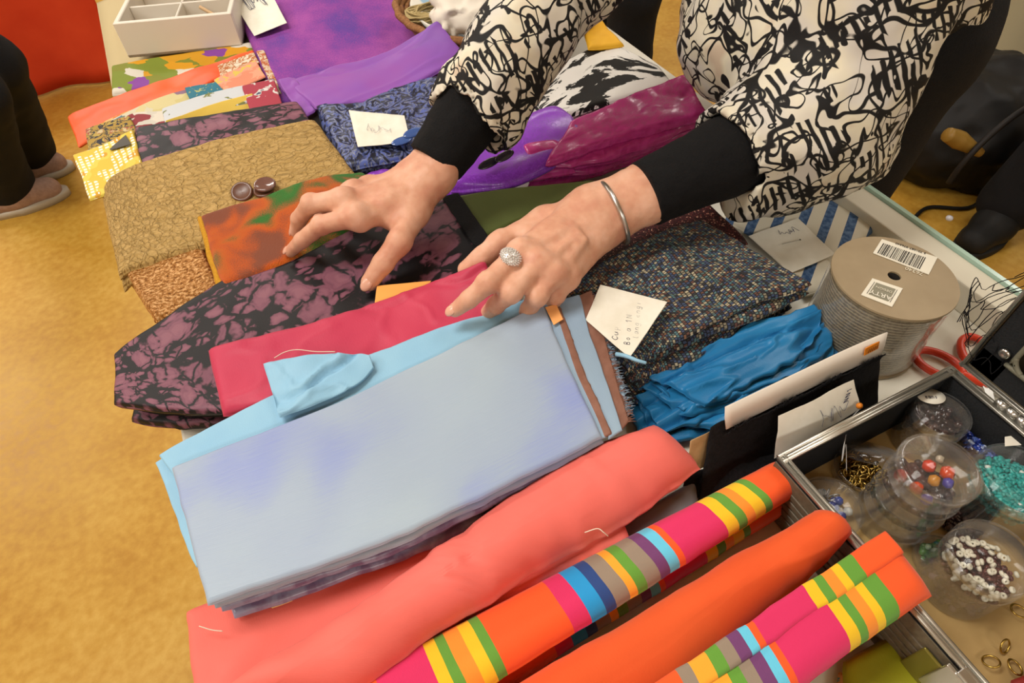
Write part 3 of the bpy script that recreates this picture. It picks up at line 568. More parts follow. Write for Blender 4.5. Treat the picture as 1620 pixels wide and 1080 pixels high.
# purple pieces at the far end
cloth('purple_cloth', slab([(340, -60, 2), (500, -70, 2.4), (690, -60, 2.4)], [(440, 172, 3.4), (560, 150, 3.4), (720, 112, 3.2)], .02, nu=60, nv=50, wr=.004, ws=9, seed=115, r=.012), mat('purple_matte', f_purple, rough=.9), 'matt purple mottled cloth spread before the white tray')
cloth('purple_satin_fabric', slab([(455, 128, 5.2), (520, 108, 5.6), (600, 86, 6.5), (692, 36, 10.5)], [(498, 172, 4.8), (580, 160, 5), (660, 134, 5.6), (738, 88, 7.)], .008, nu=70, nv=40, wr=.006, ws=11, seed=117, crease=.004, wv=(.45, 1.2)), mat('purple_satin', plain('8c4a9e', '7c4eaa', 6), rough=.5, sheen=.1), 'smooth purple satin with a raised corner before the basket')
cloth('purple_edge', slab([(440, 130, 5), (470, 124, 5)], [(480, 186, 4.4), (500, 176, 4.6)], .006, nu=24, nv=30, wr=.004, ws=40, seed=118, rag=.003), MAT['purple_satin'], 'ragged purple cut edge beside the fanned scraps')
# fanned scraps
def scrap(name, far, near, th, m, label, seed, wr=.0012, **k): return cloth(name, [drape(slab(far, near, th, nu=50, nv=24, wr=wr, ws=18, seed=seed, edge=.001, **k), x0=TX0-.05, k=1.)], m, label, 'fanned fabric scraps')
scrap('retro_print', [(178, 108, 2), (260, 92, 2.2), (400, 70, 2.4)], [(178, 152, 2), (300, 128, 2.2), (410, 100, 2.4)], .012, mat('retro_floral', f_cells(['7c8a2c', 'd6d0c0', 'd89a1a', '7c8a2c', '84409a', 'd2ccbc', 'cf961c', '80842a'], 34, 1.3), rough=.7), 'green and yellow flower print under the white tray', 121)
scrap('orange_satin', [(106, 184, 3.2), (200, 150, 3.4), (310, 108, 3.6), (402, 84, 3.6)], [(124, 232, 3), (230, 180, 3.2), (340, 132, 3.4), (410, 104, 3.4)], .006, mat('orange_satin_m', plain('d24a1a', 'd85c24', 10), rough=.45), 'bright orange satin scrap, longest of the fan', 122, .003)
scrap('brown_floral', [(344, 104, 3.9), (402, 84, 3.9)], [(350, 128, 3.8), (412, 100, 3.8)], .003, mat('rust_floral', f_scrap([(0, 'e2d4bc'), (.48, 'b46a34'), (.6, 'dcc8a8')], 110, 2), rough=.7), 'cream scrap with small rust flowers at the top of the fan', 123)
scrap('cream_print', [(150, 206, 4), (240, 160, 4.2), (345, 128, 4.2)], [(160, 240, 3.9), (260, 200, 4), (390, 150, 4.1)], .004, mat('cream_garden', f_cells(['d0c490', 'c6b458', 'c0c6bc', '8a6c80', 'cdc6aa', 'c9bc80', '5a767a', 'd0c490'], 40, 3), rough=.7), 'cream garden print scrap in the middle of the fan', 124)
scrap('orange_check', [(150, 200, 3.7), (205, 176, 3.7), (260, 158, 3.8)], [(160, 226, 3.6), (215, 200, 3.6), (268, 176, 3.7)], .003, mat('orange_print', f_scrap([(0, 'e09a4a'), (.5, 'd8762a'), (.6, 'e2b070')], 50, 4), rough=.7), 'orange patterned scrap under the garden print', 125)
scrap('teal_print', [(292, 140, 4.7), (346, 130, 4.7)], [(300, 158, 4.6), (356, 146, 4.6)], .003, mat('teal_speck', f_scrap([(0, '2f7488'), (.6, 'b9b66a'), (.68, '2c6c80')], 130, 5), rough=.7), 'teal speckled scrap among the fan', 126)
scrap('peach_block', [(338, 128, 4.8), (404, 94, 4.9)], [(360, 150, 4.7), (420, 122, 4.8)], .003, mat('peach', f_scrap([(0, 'de8c6c'), (.52, 'e2a080'), (.6, 'd8bc54')], 26, 6), rough=.7), 'peach and yellow colour block scrap', 127)
scrap('white_print', [(256, 174, 5.2), (320, 152, 5.2), (388, 136, 5.3)], [(262, 200, 5.1), (330, 180, 5.1), (400, 160, 5.2)], .004, mat('white_grey_print', f_scrap([(0, 'c9cdd0'), (.56, '7c8048'), (.62, 'c4cacf')], 30, 7), rough=.7), 'pale grey white scrap with an olive patch', 128)
scrap('red_lace', [(384, 138, 5.5), (434, 126, 5.5)], [(396, 176, 5.4), (446, 166, 5.4)], .004, mat('red_lace_print', f_scrap([(0, '4a5468'), (.36, 'd8d4d0'), (.41, 'a83a4a')], 34, 8), rough=.7), 'red scrap edged with white lace print', 129)
scrap('yellow_plain', [(262, 192, 5.7), (330, 168, 5.8), (398, 148, 5.8)], [(270, 214, 4.), (340, 192, 4.2), (412, 172, 4.2)], .004, mat('yellow_cotton', plain('d0b04a', 'd6b854'), rough=.75), 'plain yellow scrap above the mauve leaf strip', 130)
for k, (c1, c2) in enumerate((('d6c4a8', 'b8643a'), ('c0603a', 'd07848'), ('d8c8b0', 'a85030'))):
    scrap('folded_edge', [(405+7*k, 82+3*k, 4.4-.5*k), (418+8*k, 80+2*k, 4.4-.5*k)], [(436+7*k, 150+8*k, 4.2-.5*k), (446+6*k, 148+6*k, 4.2-.5*k)], .004, mat('edge_print%d' % k, f_scrap([(0, c1), (.5, c2), (.6, c1)], 90, 9+k), rough=.7), ['cream folded edge right of the peach scrap', 'rust orange folded edge, middle of the three edges', 'outer rust and cream folded edge next to purple cloth'][k], 131+k)
scrap('stripe_scrap', [(190, 192, 5), (215, 178, 5), (262, 176, 5)], [(205, 214, 4.9), (235, 204, 4.9), (276, 198, 4.9)], .003, mat('red_stripe', f_cells(['8a3038', 'd4ccbc', '5a5a60', '8a3038', 'c8c2b4'], 60, 12), rough=.7), 'small scrap with dark red and grey bands', 135)
scrap('gold_floral', [(134, 206, 5.2), (165, 196, 5.2), (205, 184, 5.2)], [(142, 250, 5), (180, 236, 5), (222, 220, 5)], .004, mat('gold_black_floral', f_scrap([(0, 'a8883a'), (.48, '2c2c34'), (.54, 'b49a48'), (.6, '983036'), (.64, 'c8b88a')], 70, 13), rough=.7), 'gold and charcoal flower scrap at the left', 136)
yd = scrap('dotted_print', [(116, 246, 5.4), (160, 230, 5.5), (212, 206, 5.5)], [(142, 318, 4.8), (190, 300, 5), (228, 276, 5.1)], .006, mat('yellow_dots', f_dots, rough=.7), 'mustard yellow scrap with rows of white dots', 137)
cloth('printed_triangle', slab([(174, 236, 5.85), (199, 213, 5.9)], [(176, 237, 5.85), (209, 228, 5.9)], .0008, nu=14, nv=12, wr=0), flat('55524c', .8), parent=yd, label='grey triangle')

# ------------------------------------------------------------------ paper notes, handwriting, buttons
GL = {'C': [[(.9, .8), (.5, 1), (.1, .6), (.1, .3), (.5, 0), (.9, .2)]], 'u': [[(.1, .6), (.15, .05), (.6, .05), (.8, .6), (.8, 0)]], 'p': [[(.2, .6), (.2, -.4)], [(.2, .5), (.7, .6), (.7, .1), (.2, .1)]], 'r': [[(.2, .6), (.2, 0)], [(.2, .4), (.5, .6), (.8, .55)]],
      '1': [[(.2, .7), (.5, 1), (.5, 0)]], '3': [[(.1, .9), (.8, .9), (.4, .55), (.8, .3), (.4, 0), (.1, .1)]], 'B': [[(.2, 0), (.2, 1), (.7, .9), (.6, .55), (.2, .5), (.8, .35), (.7, 0), (.2, 0)]], '0': [[(.5, 0), (.15, .5), (.5, 1), (.85, .5), (.5, 0)]], 'o': [[(.5, 0), (.2, .3), (.5, .6), (.8, .3), (.5, 0)]], 'a': [[(.8, .6), (.3, .6), (.2, .1), (.6, .05), (.8, .6), (.85, 0)]],
      'n': [[(.15, .6), (.15, 0)], [(.15, .4), (.5, .6), (.75, .45), (.8, 0)]], 'l': [[(.3, 1), (.3, .1), (.6, 0)]], 'g': [[(.8, .6), (.3, .55), (.3, .1), (.75, .15), (.8, .6), (.75, -.4), (.2, -.3)]], 'N': [[(.1, 0), (.1, 1), (.8, 0), (.8, 1)]], 'e': [[(.15, .3), (.8, .35), (.5, .6), (.15, .3), (.45, 0), (.85, .1)]], 'i': [[(.5, .6), (.5, 0)]], 's': [[(.8, .6), (.3, .5), (.7, .2), (.2, 0)]], ' ': []}
def note(name, q, label, th=.0008, m=None, curl=.0, seed=0, cat='note'):
    far, near = [q[0], q[1]], [q[3], q[2]]
    v, f, u = slab(far, near, th, nu=20, nv=20, r=.0004, wr=curl, ws=30, seed=seed, edge=.0004)
    o = obj(name, v, f, m or PAPER, uv=u, label=label, cat=cat)
    A = [P(*p) for p in q]
    def at(a, b, up=.001):
        p = (A[0]*(1-a)+A[1]*a)*(1-b)+(A[3]*(1-a)+A[2]*a)*b
        return p+np.array([0, 0, up+abs(curl)])
    return o, at
def write(o, at, text, a0, b0, da, db, ha, hb, ink=None, r=.00035, name='handwriting', label=None):
    """letters walk along (da, db) on the sheet; (ha, hb) is a letter's height vector"""
    ms = []
    for i, ch in enumerate(text):
        for st_ in GL.get(ch, []):
            pts = [at(a0+da*(i+x*.8)+ha*y, b0+db*(i+x*.8)+hb*y) for x, y in st_]
            ms.append(tube(pts, r, 4, n=len(pts)*2))
    if ms: v, f, u = join(ms); obj(name, v, f, ink or INK, o, label=label)
def scribble(o, at, a, b, w, h, n=26, seed=0, ink=None, r=.0004, name='pencil_scribble'):
    rs = np.random.RandomState(seed); pts = []
    for i in range(n): pts.append(at(a+w*(i/n+rs.uniform(-.12, .12)), b+h*rs.uniform(-.5, .5)))
    v, f, _ = tube(pts, r, 4, n=n*3); obj(name, v, f, ink or flat('6a6a78', .8), o)
n1, at = note('paper_note', [(950, 450, 8.3), (1056, 478, 9.4), (996, 566, 8.8), (926, 506, 8.3)], 'cream handwritten price slip lying on the dark tweed', curl=.0006, seed=3)
def atn(px, py, up=0): return P(px, py, 8.45+(px-950)/106*.95)
write(n1, atn, 'Cup', 977, 538, .4, -7.5, -9, -1.5, r=.0003)
write(n1, atn, 'Bo a 1N', 996, 546, .6, -7, -9, -1.5, r=.0003)
write(n1, atn, 'lang engi', 1009, 536, .5, -6.6, -8, -1.5, r=.00025)
n2, at = note('paper_note', [(552, 175, 6.9), (640, 183, 6.9), (649, 224, 6.6), (566, 232, 6.6)], 'small white slip with faint pencil on the navy paisley', curl=.0012, seed=5)
scribble(n2, at, .3, .6, .4, .3, 24, 2, r=.0002, ink=flat('9a98a0', .8)); write(n2, at, 'l', .22, .6, .1, 0, .06, -.2, r=.0002)
n3, at = note('paper_note', [(362, -8, 6), (428, -12, 6.4), (454, 36, 5), (402, 57, 4.4)], 'cream card with a pencil drawing beside the white tray', curl=.0005, seed=7)
scribble(n3, at, .2, .2, .6, .5, 40, 4, r=.0005)
n4, at = note('paper_note', [(1184, 374, 2.6), (1262, 346, 3), (1322, 402, 2.6), (1250, 432, 2.4)], 'creased white paper pinned onto the blue striped cotton', curl=.0014, seed=9)
scribble(n4, at, .45, .2, .35, .18, 16, 6, r=.0003)
v, f, _ = tube([at(.3, .45, .003), at(.62, .5, .003)], .0004, 6); obj('pin', v, f, SILVER, n4); v, f, _ = lathe([(0, -.001), (.0011, 0), (0, .0011)], at(.63, .5, .0035), 10); obj('pin_head', v, f, flat('38362c', .4), n4)
note('sticky_note', [(596, 452, 7.2), (682, 444, 7.2), (668, 470, 7.2), (592, 482, 7.2)], 'orange sticky note half under the crimson silk', m=flat('e8a452', .75), seed=11)
note('sticky_note', [(862, 486, 9.3), (880, 481, 9.3), (891, 505, 9.1), (876, 514, 9.1)], 'small orange tab at the corner of the blue silk', m=flat('eba562', .75), seed=12)
note('cream_scrap', [(424, 952, 5.1), (456, 942, 5.1), (462, 950, 4.8), (430, 962, 4.8)], 'cream paper corner peeking from under the blue silk', m=flat('d0b678', .8), seed=13)
def button(px, py, z, r, m, label, nm='brown_button', t=(0, 0), grp=None):
    c = P(px, py, z); T = tilt(t[0], t[1])
    pr = [(0, .0), (r*.8, .0), (r, r*.18), (r, r*.28), (r*.9, r*.40), (r*.78, r*.36), (r*.45, r*.28), (0, r*.24)]
    v, f, _ = lathe(pr, c, 36, T); return obj(nm, v, f, m, label=label, cat='button', group=grp)
BR = mat('brown_button', color='5c3826', rough=.3, spec=.6)
button(384, 305, 5.95, .0135, BR, 'brown button with dished face, left of the pair', t=(.45, -.15), grp='brown buttons')
button(420, 295, 6.3, .0135, mat('brown_button_gloss', color='6a4a42', rough=.16, spec=.8), 'shiny brown button reflecting the light, right of the pair', t=(.08, .05), grp='brown buttons')
button(418, 304, 5.75, .0125, BR, 'third brown button mostly hidden under the shiny one', t=(.1, .0), grp='brown buttons')
BB_ = mat('blue_button', color='3c5a96', rough=.15, spec=.8)
def oval(name, px, py, z, rx, ry, rz, m, label, tl=(.2, 0), grp=None):
    T = tilt(tl[0], tl[1], rz); pr = [(0, 0), (.8, 0), (1, .12), (.96, .24), (.7, .34), (0, .38)]
    v, f, _ = lathe(pr, (0, 0, 0), 32); v = (v*np.array([rx, ry, ry*.7])) @ T.T+P(px, py, z); return obj(name, v, f, m, label=label, cat='button', group=grp)
oval('blue_button', 636, 223, 6.9, .0155, .007, .1, BB_, 'pearly blue oval button touching the white slip', grp='blue oval buttons')
oval('blue_button', 654, 210, 7.2, .0155, .007, .2, BB_, 'pearly blue oval button nearer the black cuff', (.35, 0), grp='blue oval buttons')
oval('dark_button', 774, 258, 7.4, .018, .006, .25, mat('dark_button', color='26222a', rough=.15, spec=.8), 'thin black oval button with a silver rim on the purple silk', (.5, 0))
oval('dark_button', 798, 247, 7.8, .016, .006, .3, MAT['dark_button'], 'second black oval button, the one farther from the wrist', (.5, 0))

# ------------------------------------------------------------------ white tray, basket
tr = P(190, 45, 8); T0 = P(204, 92, 2.6); tx = P(380, 75, 2.6)
ux = (tx-T0); wid = np.linalg.norm(ux)+.004; ux /= np.linalg.norm(ux); uy = np.array([-ux[1], ux[0], 0]); MB = np.array([ux, uy, [0, 0, 1]]).T
TW = mat('tray_white', color='d8d0c2', rough=.55); TI = mat('tray_wood', lambda nt, uv, ob: {'color': ramp(nt, nz(nt, stretch(nt, ob, (1, 8, 8)), 18, 3), [(.35, 'a08a66'), (.65, 'b29a74')])}, rough=.7)
tray = empty('compartment_tray', tuple(T0), 'white wooden compartment tray at the far end of the table', 'tray'); D_ = .24; H_ = .058; t_ = .008
def tbx(nm, a, b, m=TW, par=None): return bevel(obj(nm, *box(a, b, MB, T0)[:2], m, par or tray, smooth=False), .0012, 1)
tbx('base', (0, 0, 0), (wid, D_, .006), TI)
for nm, a, b in (('front_board', (0, 0, 0), (wid, t_, H_)), ('back_board', (0, D_-t_, 0), (wid, D_, H_)), ('side_board', (0, t_, 0), (t_, D_-t_, H_)), ('side_board', (wid-t_, t_, 0), (wid, D_-t_, H_))): tbx(nm, a, b)
tbx('divider', (wid*.5-.002, t_, .006), (wid*.5+.002, D_-t_, H_-.006)); tbx('divider', (t_, D_*.33, .006), (wid-t_, D_*.33+.004, H_-.006)); tbx('divider', (t_, D_*.66, .006), (wid-t_, D_*.66+.004, H_-.006))
def tp(x, y, z): return T0+MB @ np.array([x*wid, y*D_, z])
v, f, _ = slab([tp(.18, .30, .03), tp(.36, .30, .014)], [tp(.2, .08, .012), tp(.42, .08, .012)], .001, nu=16, nv=14, wr=.003, ws=40, seed=1, world=True); obj('plastic_bag', v, f, plastic('bag_plastic', haze=.35), label='clear plastic sachet lying in the white tray', cat='bag')
v, f, _ = tube([tp(.66, .3, .045), tp(.97, .12, .022)], .003, 8); obj('wooden_stick', v, f, flat('c0a078', .7), label='thin wooden stick lying in the white tray', cat='stick')
v, f, _ = tube([tp(.62, .5, .012), tp(.9, .55, .012)], .003, 8); obj('wooden_stick', v, f, flat('c9ab84', .7), label='second wooden stick in the middle row of the tray', cat='stick')
_a, _b = P(640, 34, 8.5), P(764, 68, 8.5); br_ = .165; _d = _b-_a; _n = np.array([-_d[1], _d[0], 0]); _n = _n/np.linalg.norm(_n); _n = _n*(1 if _n[1] > 0 else -1); bc = (_a+_b)/2+_n*math.sqrt((br_*1.0)**2-(_d @ _d)/4); bc[2] = TZ+.040
bk = empty('wicker_basket', tuple(bc), 'round brown wicker basket at the far end of the table', 'basket'); WK = mat('wicker', f_fibre('744a28', '9c6e42', 220), rough=.7)
for k in range(6):
    th = np.linspace(0, 2*np.pi, 72, endpoint=False); rr = br_*(.8+.04*k)+.0016*np.sin(th*24+math.pi*k); z = bc[2]+.006+.008*k
    v, f, _ = tube(np.stack([bc[0]+rr*np.cos(th), bc[1]+rr*np.sin(th), np.full(72, z)], -1), .0052 if k < 5 else .0062, 8, closed=True); obj('woven_band' if k < 5 else 'rim', v, f, WK, bk)
v, f, _ = lathe([(0, .002), (br_*.8, .002), (br_*.8, .006), (0, .006)], bc, 48); obj('basket_floor', v, f, WK, bk)
v, f, _ = lathe([(0, .012), (br_*.72, .012), (br_*.86, .044), (br_*.84, .045), (br_*.69, .017), (0, .016)], bc, 48); obj('plate', v, f, mat('pale_blue_plate', lambda nt, uv, ob: {'color': ramp(nt, nz(nt, ob, 14, 1), [(.45, '8fb0c8'), (.5, 'd8d4c6')])}, rough=.5), label='pale cloth lining in the wicker basket', cat='lining')
def ball_mesh(fn, lo, hi, h): return nets(fn, lo, hi, h)
cc = P(770, 12, 10)
v, f = nets(lambda p: ell(p, cc, (.085, .055, .035))+.012*fbm(p, 26, 5, 3)-.010*np.abs(fbm(p, 40, 9, 2)), cc-np.array([.12, .09, .06]), cc+np.array([.12, .09, .06]), .004)
obj('crumpled_paper', v, f, mat('tissue', color='dcd4c6', rough=.8), label='crumpled white tissue paper in the basket', cat='paper')
kc = P(705, 20, 7.8); ms = []
for k in range(15):
    a = np.linspace(0, 2*np.pi, 26, endpoint=False); rr = .024+.0022*(k % 6); zz = kc[2]+.003*(k//3)
    ms.append(tube(np.stack([kc[0]-.02+rr*1.5*np.cos(a)+.003*np.sin(3*a+k), kc[1]+rr*.8*np.sin(a)+.004*np.sin(2*a+k), zz+.002*np.sin(4*a+k)], -1), .0016, 6, closed=True))
v, f, u = join(ms); obj('twine_coil', v, f, mat('twine', f_fibre('a08a58', 'c9b684', 500), rough=.9), label='coil of natural twine in the basket', cat='twine', kind='thing')
c2_ = P(800, -8, 11); ms = []
for k in range(8):
    a = np.linspace(0, 2*np.pi, 24, endpoint=False); ms.append(tube(np.stack([c2_[0]+(.018+.002*k)*np.cos(a), c2_[1]+(.018+.002*k)*np.sin(a), np.full(24, c2_[2]+.0015*(k % 3))], -1), .0015, 6, closed=True))
v, f, u = join(ms); obj('twine_coil', v, f, mat('straw', f_fibre('a8843c', 'd0b468', 500), rough=.9), label='golden straw coil behind the tissue paper', cat='twine')

for pts, lab in (([(925, 842, 8.6), (945, 836, 9), (955, 842, 8.9), (962, 848, 8.4)], 'loose pale thread on the coral roll'), ([(434, 566, 9.), (450, 557, 9.4), (470, 553, 9.4), (500, 556, 9.6), (530, 556, 9.9)], 'loose white thread on the crumpled blue corner'), ([(315, 990, 5.8), (335, 996, 5.7), (352, 998, 5.6)], 'short pale thread at the left end of the coral cloth')):
    v, f, _ = tube([P(*p) for p in pts], .0004, 5, n=24); obj('thread', v, f, flat('d8ccb8', .8), label=lab, cat='thread')
# ------------------------------------------------------------------ ribbon spool
sc = P(1415, 436, 9.4); SR = .0590; SH = .093; sb = np.array([sc[0], sc[1], TZ+.001])
sp = empty('ribbon_spool', tuple(sb), 'big spool of taupe mesh ribbon with card ends beside the tweed', 'ribbon spool')
CARD = mat('taupe_card', lambda nt, uv, ob: {'color': ramp(nt, nz(nt, ob, 25, 3), [(.3, '8f7d60'), (.7, '9c8a6c')])}, rough=.5)
obj('ribbon', *lathe([(.009, .004), (SR*.93, .004), (SR*.95, .01), (SR*.95, SH-.008), (SR*.93, SH-.003), (.009, SH-.003)], sb, 64)[:2], mat('mesh_ribbon', f_mesh, rough=.8), sp)
for z in (0, SH-.003):
    v, f, _ = lathe([(.0062, z), (SR, z), (SR+.0004, z+.001), (SR, z+.0028), (.0062, z+.0028), (.0062, z)], sb, 72); o = obj('end_disc', v, f, CARD, sp, smooth=False)
obj('core_tube', *lathe([(.0064, .002), (.0064, SH-.002), (.0055, SH-.002), (.0055, .002)], sb, 24)[:2], flat('1a1510', .9), sp)
obj('core_floor', *lathe([(0, SH-.012), (.0062, SH-.012)], sb, 24)[:2], flat('0d0a08', .9), sp)
obj('wrap_film', *lathe([(SR*1.0, .006), (SR*1.005, .02), (SR*.99, .05), (SR*1.0, SH-.006)], sb, 48)[:2], plastic('film', haze=.04), sp)
zt = (SH)*100
def spt(px, py, up=.0004): p = P(px, py, 0); q = P(px, py, zt); return np.array([q[0], q[1], sb[2]+SH+up])
def sticker(nm, q, m, up, par): 
    A = [spt(*p, up) for p in q]; B = [a-np.array([0, 0, .0006]) for a in A]
    return obj(nm, np.array(A+B), [[0, 3, 2, 1], [4, 5, 6, 7], [0, 1, 5, 4], [1, 2, 6, 5], [2, 3, 7, 6], [3, 0, 4, 7]], m, par, smooth=False)
WS = flat('e0dac8', .6); DK = flat('26231f', .7)
bq = [(1394, 380), (1482, 409), (1468, 436), (1380, 402)]
bsk = sticker('barcode_sticker', bq, WS, .0008, sp)
def bl_(q, a, b): p = [np.array(x, float) for x in q]; return (p[0]*(1-a)+p[1]*a)*(1-b)+(p[3]*(1-a)+p[2]*a)*b
rs = np.random.RandomState(4); a = .06; bars = []
while a < .84:
    wd_ = rs.choice([.006, .010, .018]); hi = 0.0
    q = [bl_(bq, a, .22), bl_(bq, a+wd_, .22), bl_(bq, a+wd_, .92), bl_(bq, a, .92)]
    A = np.array([spt(*p, .0011) for p in q]); bars.append((np.vstack([A, A-np.array([0, 0, .0004])]), np.array([[0, 3, 2, 1], [4, 5, 6, 7], [0, 1, 5, 4], [1, 2, 6, 5], [2, 3, 7, 6], [3, 0, 4, 7]]), None))
    a += wd_+rs.choice([.007, .012, .018])
v, f, u = join(bars); obj('barcode_bars', v, f, DK, bsk, smooth=False)
def text(nm, s, p0, p1, size, m, par, up):
    """flat lettering lying on the spool's end, its baseline from p0 to p1 (pixels)"""
    c = bpy.data.curves.new(nm, 'FONT'); c.body = s; c.size = size; c.extrude = .0001; c.align_x = 'CENTER'; c.materials.append(m)
    o = bpy.data.objects.new(nm, c); COL.objects.link(o); o.parent = par
    a_, b_ = spt(*p0, up), spt(*p1, up); d = b_-a_; bpy.context.view_layer.update(); me = bpy.data.meshes.new_from_object(o.evaluated_get(bpy.context.evaluated_depsgraph_get())); bpy.data.objects.remove(o); o = bpy.data.objects.new(nm, me); COL.objects.link(o); o.parent = par
    o.location = Vector((a_+b_)/2-ORG[par.name]); o.rotation_euler = (0, 0, math.atan2(d[1], d[0])); ORG[o.name] = ORG[par.name]; return o
text('printed_number', '76340', (1458, 433), (1434, 424), .0068, flat('d8cfb8', .6), sp, .0006)
text('barcode_digits', '5 701087 976340', (1478, 407), (1402, 381), .0042, DK, bsk, .0012)
lq = [(1379, 442), (1427, 458), (1410, 487), (1361, 468)]
ls = sticker('logo_sticker', lq, WS, .0008, sp)
iq = [bl_(lq, .18, .16), bl_(lq, .82, .16), bl_(lq, .82, .84), bl_(lq, .18, .84)]; g_ = sticker('logo_panel', iq, flat('86826f', .6), .0012, ls)
for nm_, a0, a1 in (('logo_line', .12, .135), ('logo_line', .865, .88)): sticker(nm_, [bl_(lq, a0, .16), bl_(lq, a1, .16), bl_(lq, a1, .84), bl_(lq, a0, .84)], DK, .0012, ls)
text('logo_letters', 'ARTY', bl_(lq, .76, .60), bl_(lq, .24, .60), .0082, flat('e6e0d0', .6), ls, .0018)
text('logo_small_letters', 'DESIGN', bl_(lq, .72, .34), bl_(lq, .28, .34), .0044, flat('d8d0ba', .6), ls, .0018)
# ------------------------------------------------------------------ header card with black fringe
cA, cB = P(1143, 645, 9.2), P(1385, 533, 9.6)
def wedge(): pass
BK = mat('black_fringe', f_fibre('0a0a0a', '18171a', 300), rough=1.)
v, f, u = slab([(cA[0]-.012, .186, TZ+.077), (.38, .187, TZ+.077), (.47, .186, TZ+.077)], [(cA[0]-.03, .158, TZ+.004), (.38, .158, TZ+.004), (.478, .158, TZ+.004)], .010, nu=50, nv=30, wr=.002, ws=30, seed=140, world=True)
fr_ = obj('fringe_card', v, f, BK, uv=u, label='black fringed trim on a white header card with orange sticker', cat='trim')
xs = np.linspace(cA[0], .463, 26); rows = []
for x in xs:
    k = (x-.40)/.06; b_ = .004*max(0, k)**2
    rows.append([(x, .196-.002*0-b_, TZ+.094+b_*1.2), (x, .192-b_, TZ+.082+b_), (x, .187-b_*.5, TZ+.072)])
g = np.array(rows); i = np.arange(78).reshape(26, 3)
o = obj('header_card', g.reshape(-1, 3)+np.array([0, -.006, .002]), np.stack([i[:-1, :-1], i[1:, :-1], i[1:, 1:], i[:-1, 1:]], -1).reshape(-1, 4), mat('white_card', color='dcd2c4', rough=.6), fr_, label='white header card'); o.modifiers.new('thick', 'SOLIDIFY').thickness = .0012
ms = []; rs = np.random.RandomState(3)
for k in range(420):
    x = rs.uniform(cA[0], .464); z0 = TZ+.071+rs.uniform(-.002, .001); ms.append(tube([(x, .1795, z0-.004), (x+rs.uniform(-.002, .002), .1775, z0+rs.uniform(.001, .004)), (x+rs.uniform(-.005, .005), .1770, z0+rs.uniform(.002, .008+.004*math.sin(x*130)))], .0005, 4, n=5))
v, f, u = join(ms); obj('fringe', v, f, BK, fr_, kind='stuff')
o = obj('price_sticker', *box((-.009, -.0005, -.0042), (.009, .0005, .0042), tilt(-.31, .0, .02), np.array([.447, .1822, TZ+.0905]))[:2], flat('d8801c', .6), fr_, smooth=False); bevel(o, .002)
ms = [tube([(.442+.0026*k, .1806, TZ+.0885), (.4432+.0026*k, .1816, TZ+.092)], .0003, 4, n=4) for k in range(5)]; v, f, u = join(ms); obj('sticker_print', v, f, flat('6a3c10', .7), fr_)
# hang tag
v, f, u = slab([(.335, .170, TZ+.074), (.412, .166, TZ+.084)], [(.325, .150, TZ+.070-.03), (.418, .1485, TZ+.055)], .0008, nu=20, nv=14, wr=.0008, ws=40, seed=8, world=True)
tg = obj('hang_tag', v, f, PAPER, uv=u, label='white paper tag tied to the black trim above the case', cat='tag')
v, f, _ = lathe([(0, -.003), (.0022, -.002), (.003, 0), (.0022, .002), (0, .003)], (.411, .149, TZ+.066), 14); obj('bead', v, f, flat('d07a20', .3), tg, label='orange bead')
def tgat(a, b, up=0): 
    q = [np.array(x) for x in ((.335, .170, TZ+.0745), (.412, .166, TZ+.0845), (.418, .1485, TZ+.0555), (.325, .150, TZ+.0405))]
    return (q[0]*(1-a)+q[1]*a)*(1-b)+(q[3]*(1-a)+q[2]*a)*b+np.array([0, -.0012, .0012])
write(tg, tgat, 'NN1', .86, .5, .03, -.12, -.06, .0, r=.0003); scribble(tg, tgat, .5, .6, .35, .5, 18, 8, r=.0002)
v, f, _ = tube([(.411, .147, TZ+.066), (.405, .146, TZ+.05), (.375, .128, TZ+.06), (.372, .12, TZ+.045), (.385, .13, TZ+.048), (.38, .115, TZ+.03)], .0004, 5, n=40); obj('nylon_thread', v, f, plastic('nylon', haze=.6), tg)
v, f, _ = slab([(.255, .1875, TZ+.068), (.287, .1875, TZ+.070)], [(.252, .176, TZ+.03), (.285, .176, TZ+.03)], .005, nu=20, nv=16, wr=.0003, world=True); obj('cardboard_piece', v, f, mat('cardboard', f_card, rough=.8), label='bit of brown cardboard beside the coral roll end', cat='cardboard')
v, f, u = slab([(1085, 748, 2), (1240, 716, 1.6)], [(1075, 790, .9), (1225, 770, .6)], .012, nu=30, nv=20, wr=.003, ws=30, seed=9); obj('black_lace', v, f, BK, uv=u, label='black lace cloth lying below the fringe card', cat='fabric')
# ------------------------------------------------------------------ aluminium case
CX0, CX1, CY1, CY0, CZ0, CZ1 = .308, .512, .140, -.16, TZ, TZ+.07
case = empty('aluminium_case', ((CX0+CX1)/2, (CY0+CY1)/2, CZ0), 'open black case with aluminium rims holding the bead jars', 'case')
PAN = mat('case_panel', lambda nt, uv, ob: {'color': ramp(nt, nz(nt, ob, 300, 2), [(.3, '5c5444'), (.7, '6a6250')])}, rough=.4); LIN = mat('case_lining', f_fibre('17181a', '232527', 600), rough=.9); ALU = mat('aluminium', color='bdbab0', rough=.3, metal=.9)
def bx(nm, a, b, m, par, w_=.0008): return bevel(obj(nm, *box(a, b)[:2], m, par, smooth=False), w_, 2)
bx('floor_board', (CX0, CY0, CZ0), (CX1, CY1, CZ0+.004), mat('kraft_board', lambda nt, uv, ob: {'color': ramp(nt, nz(nt, ob, 30, 3), [(.3, 'a88a58'), (.7, 'b89a64')])}, rough=.6), case)
W_ = .005
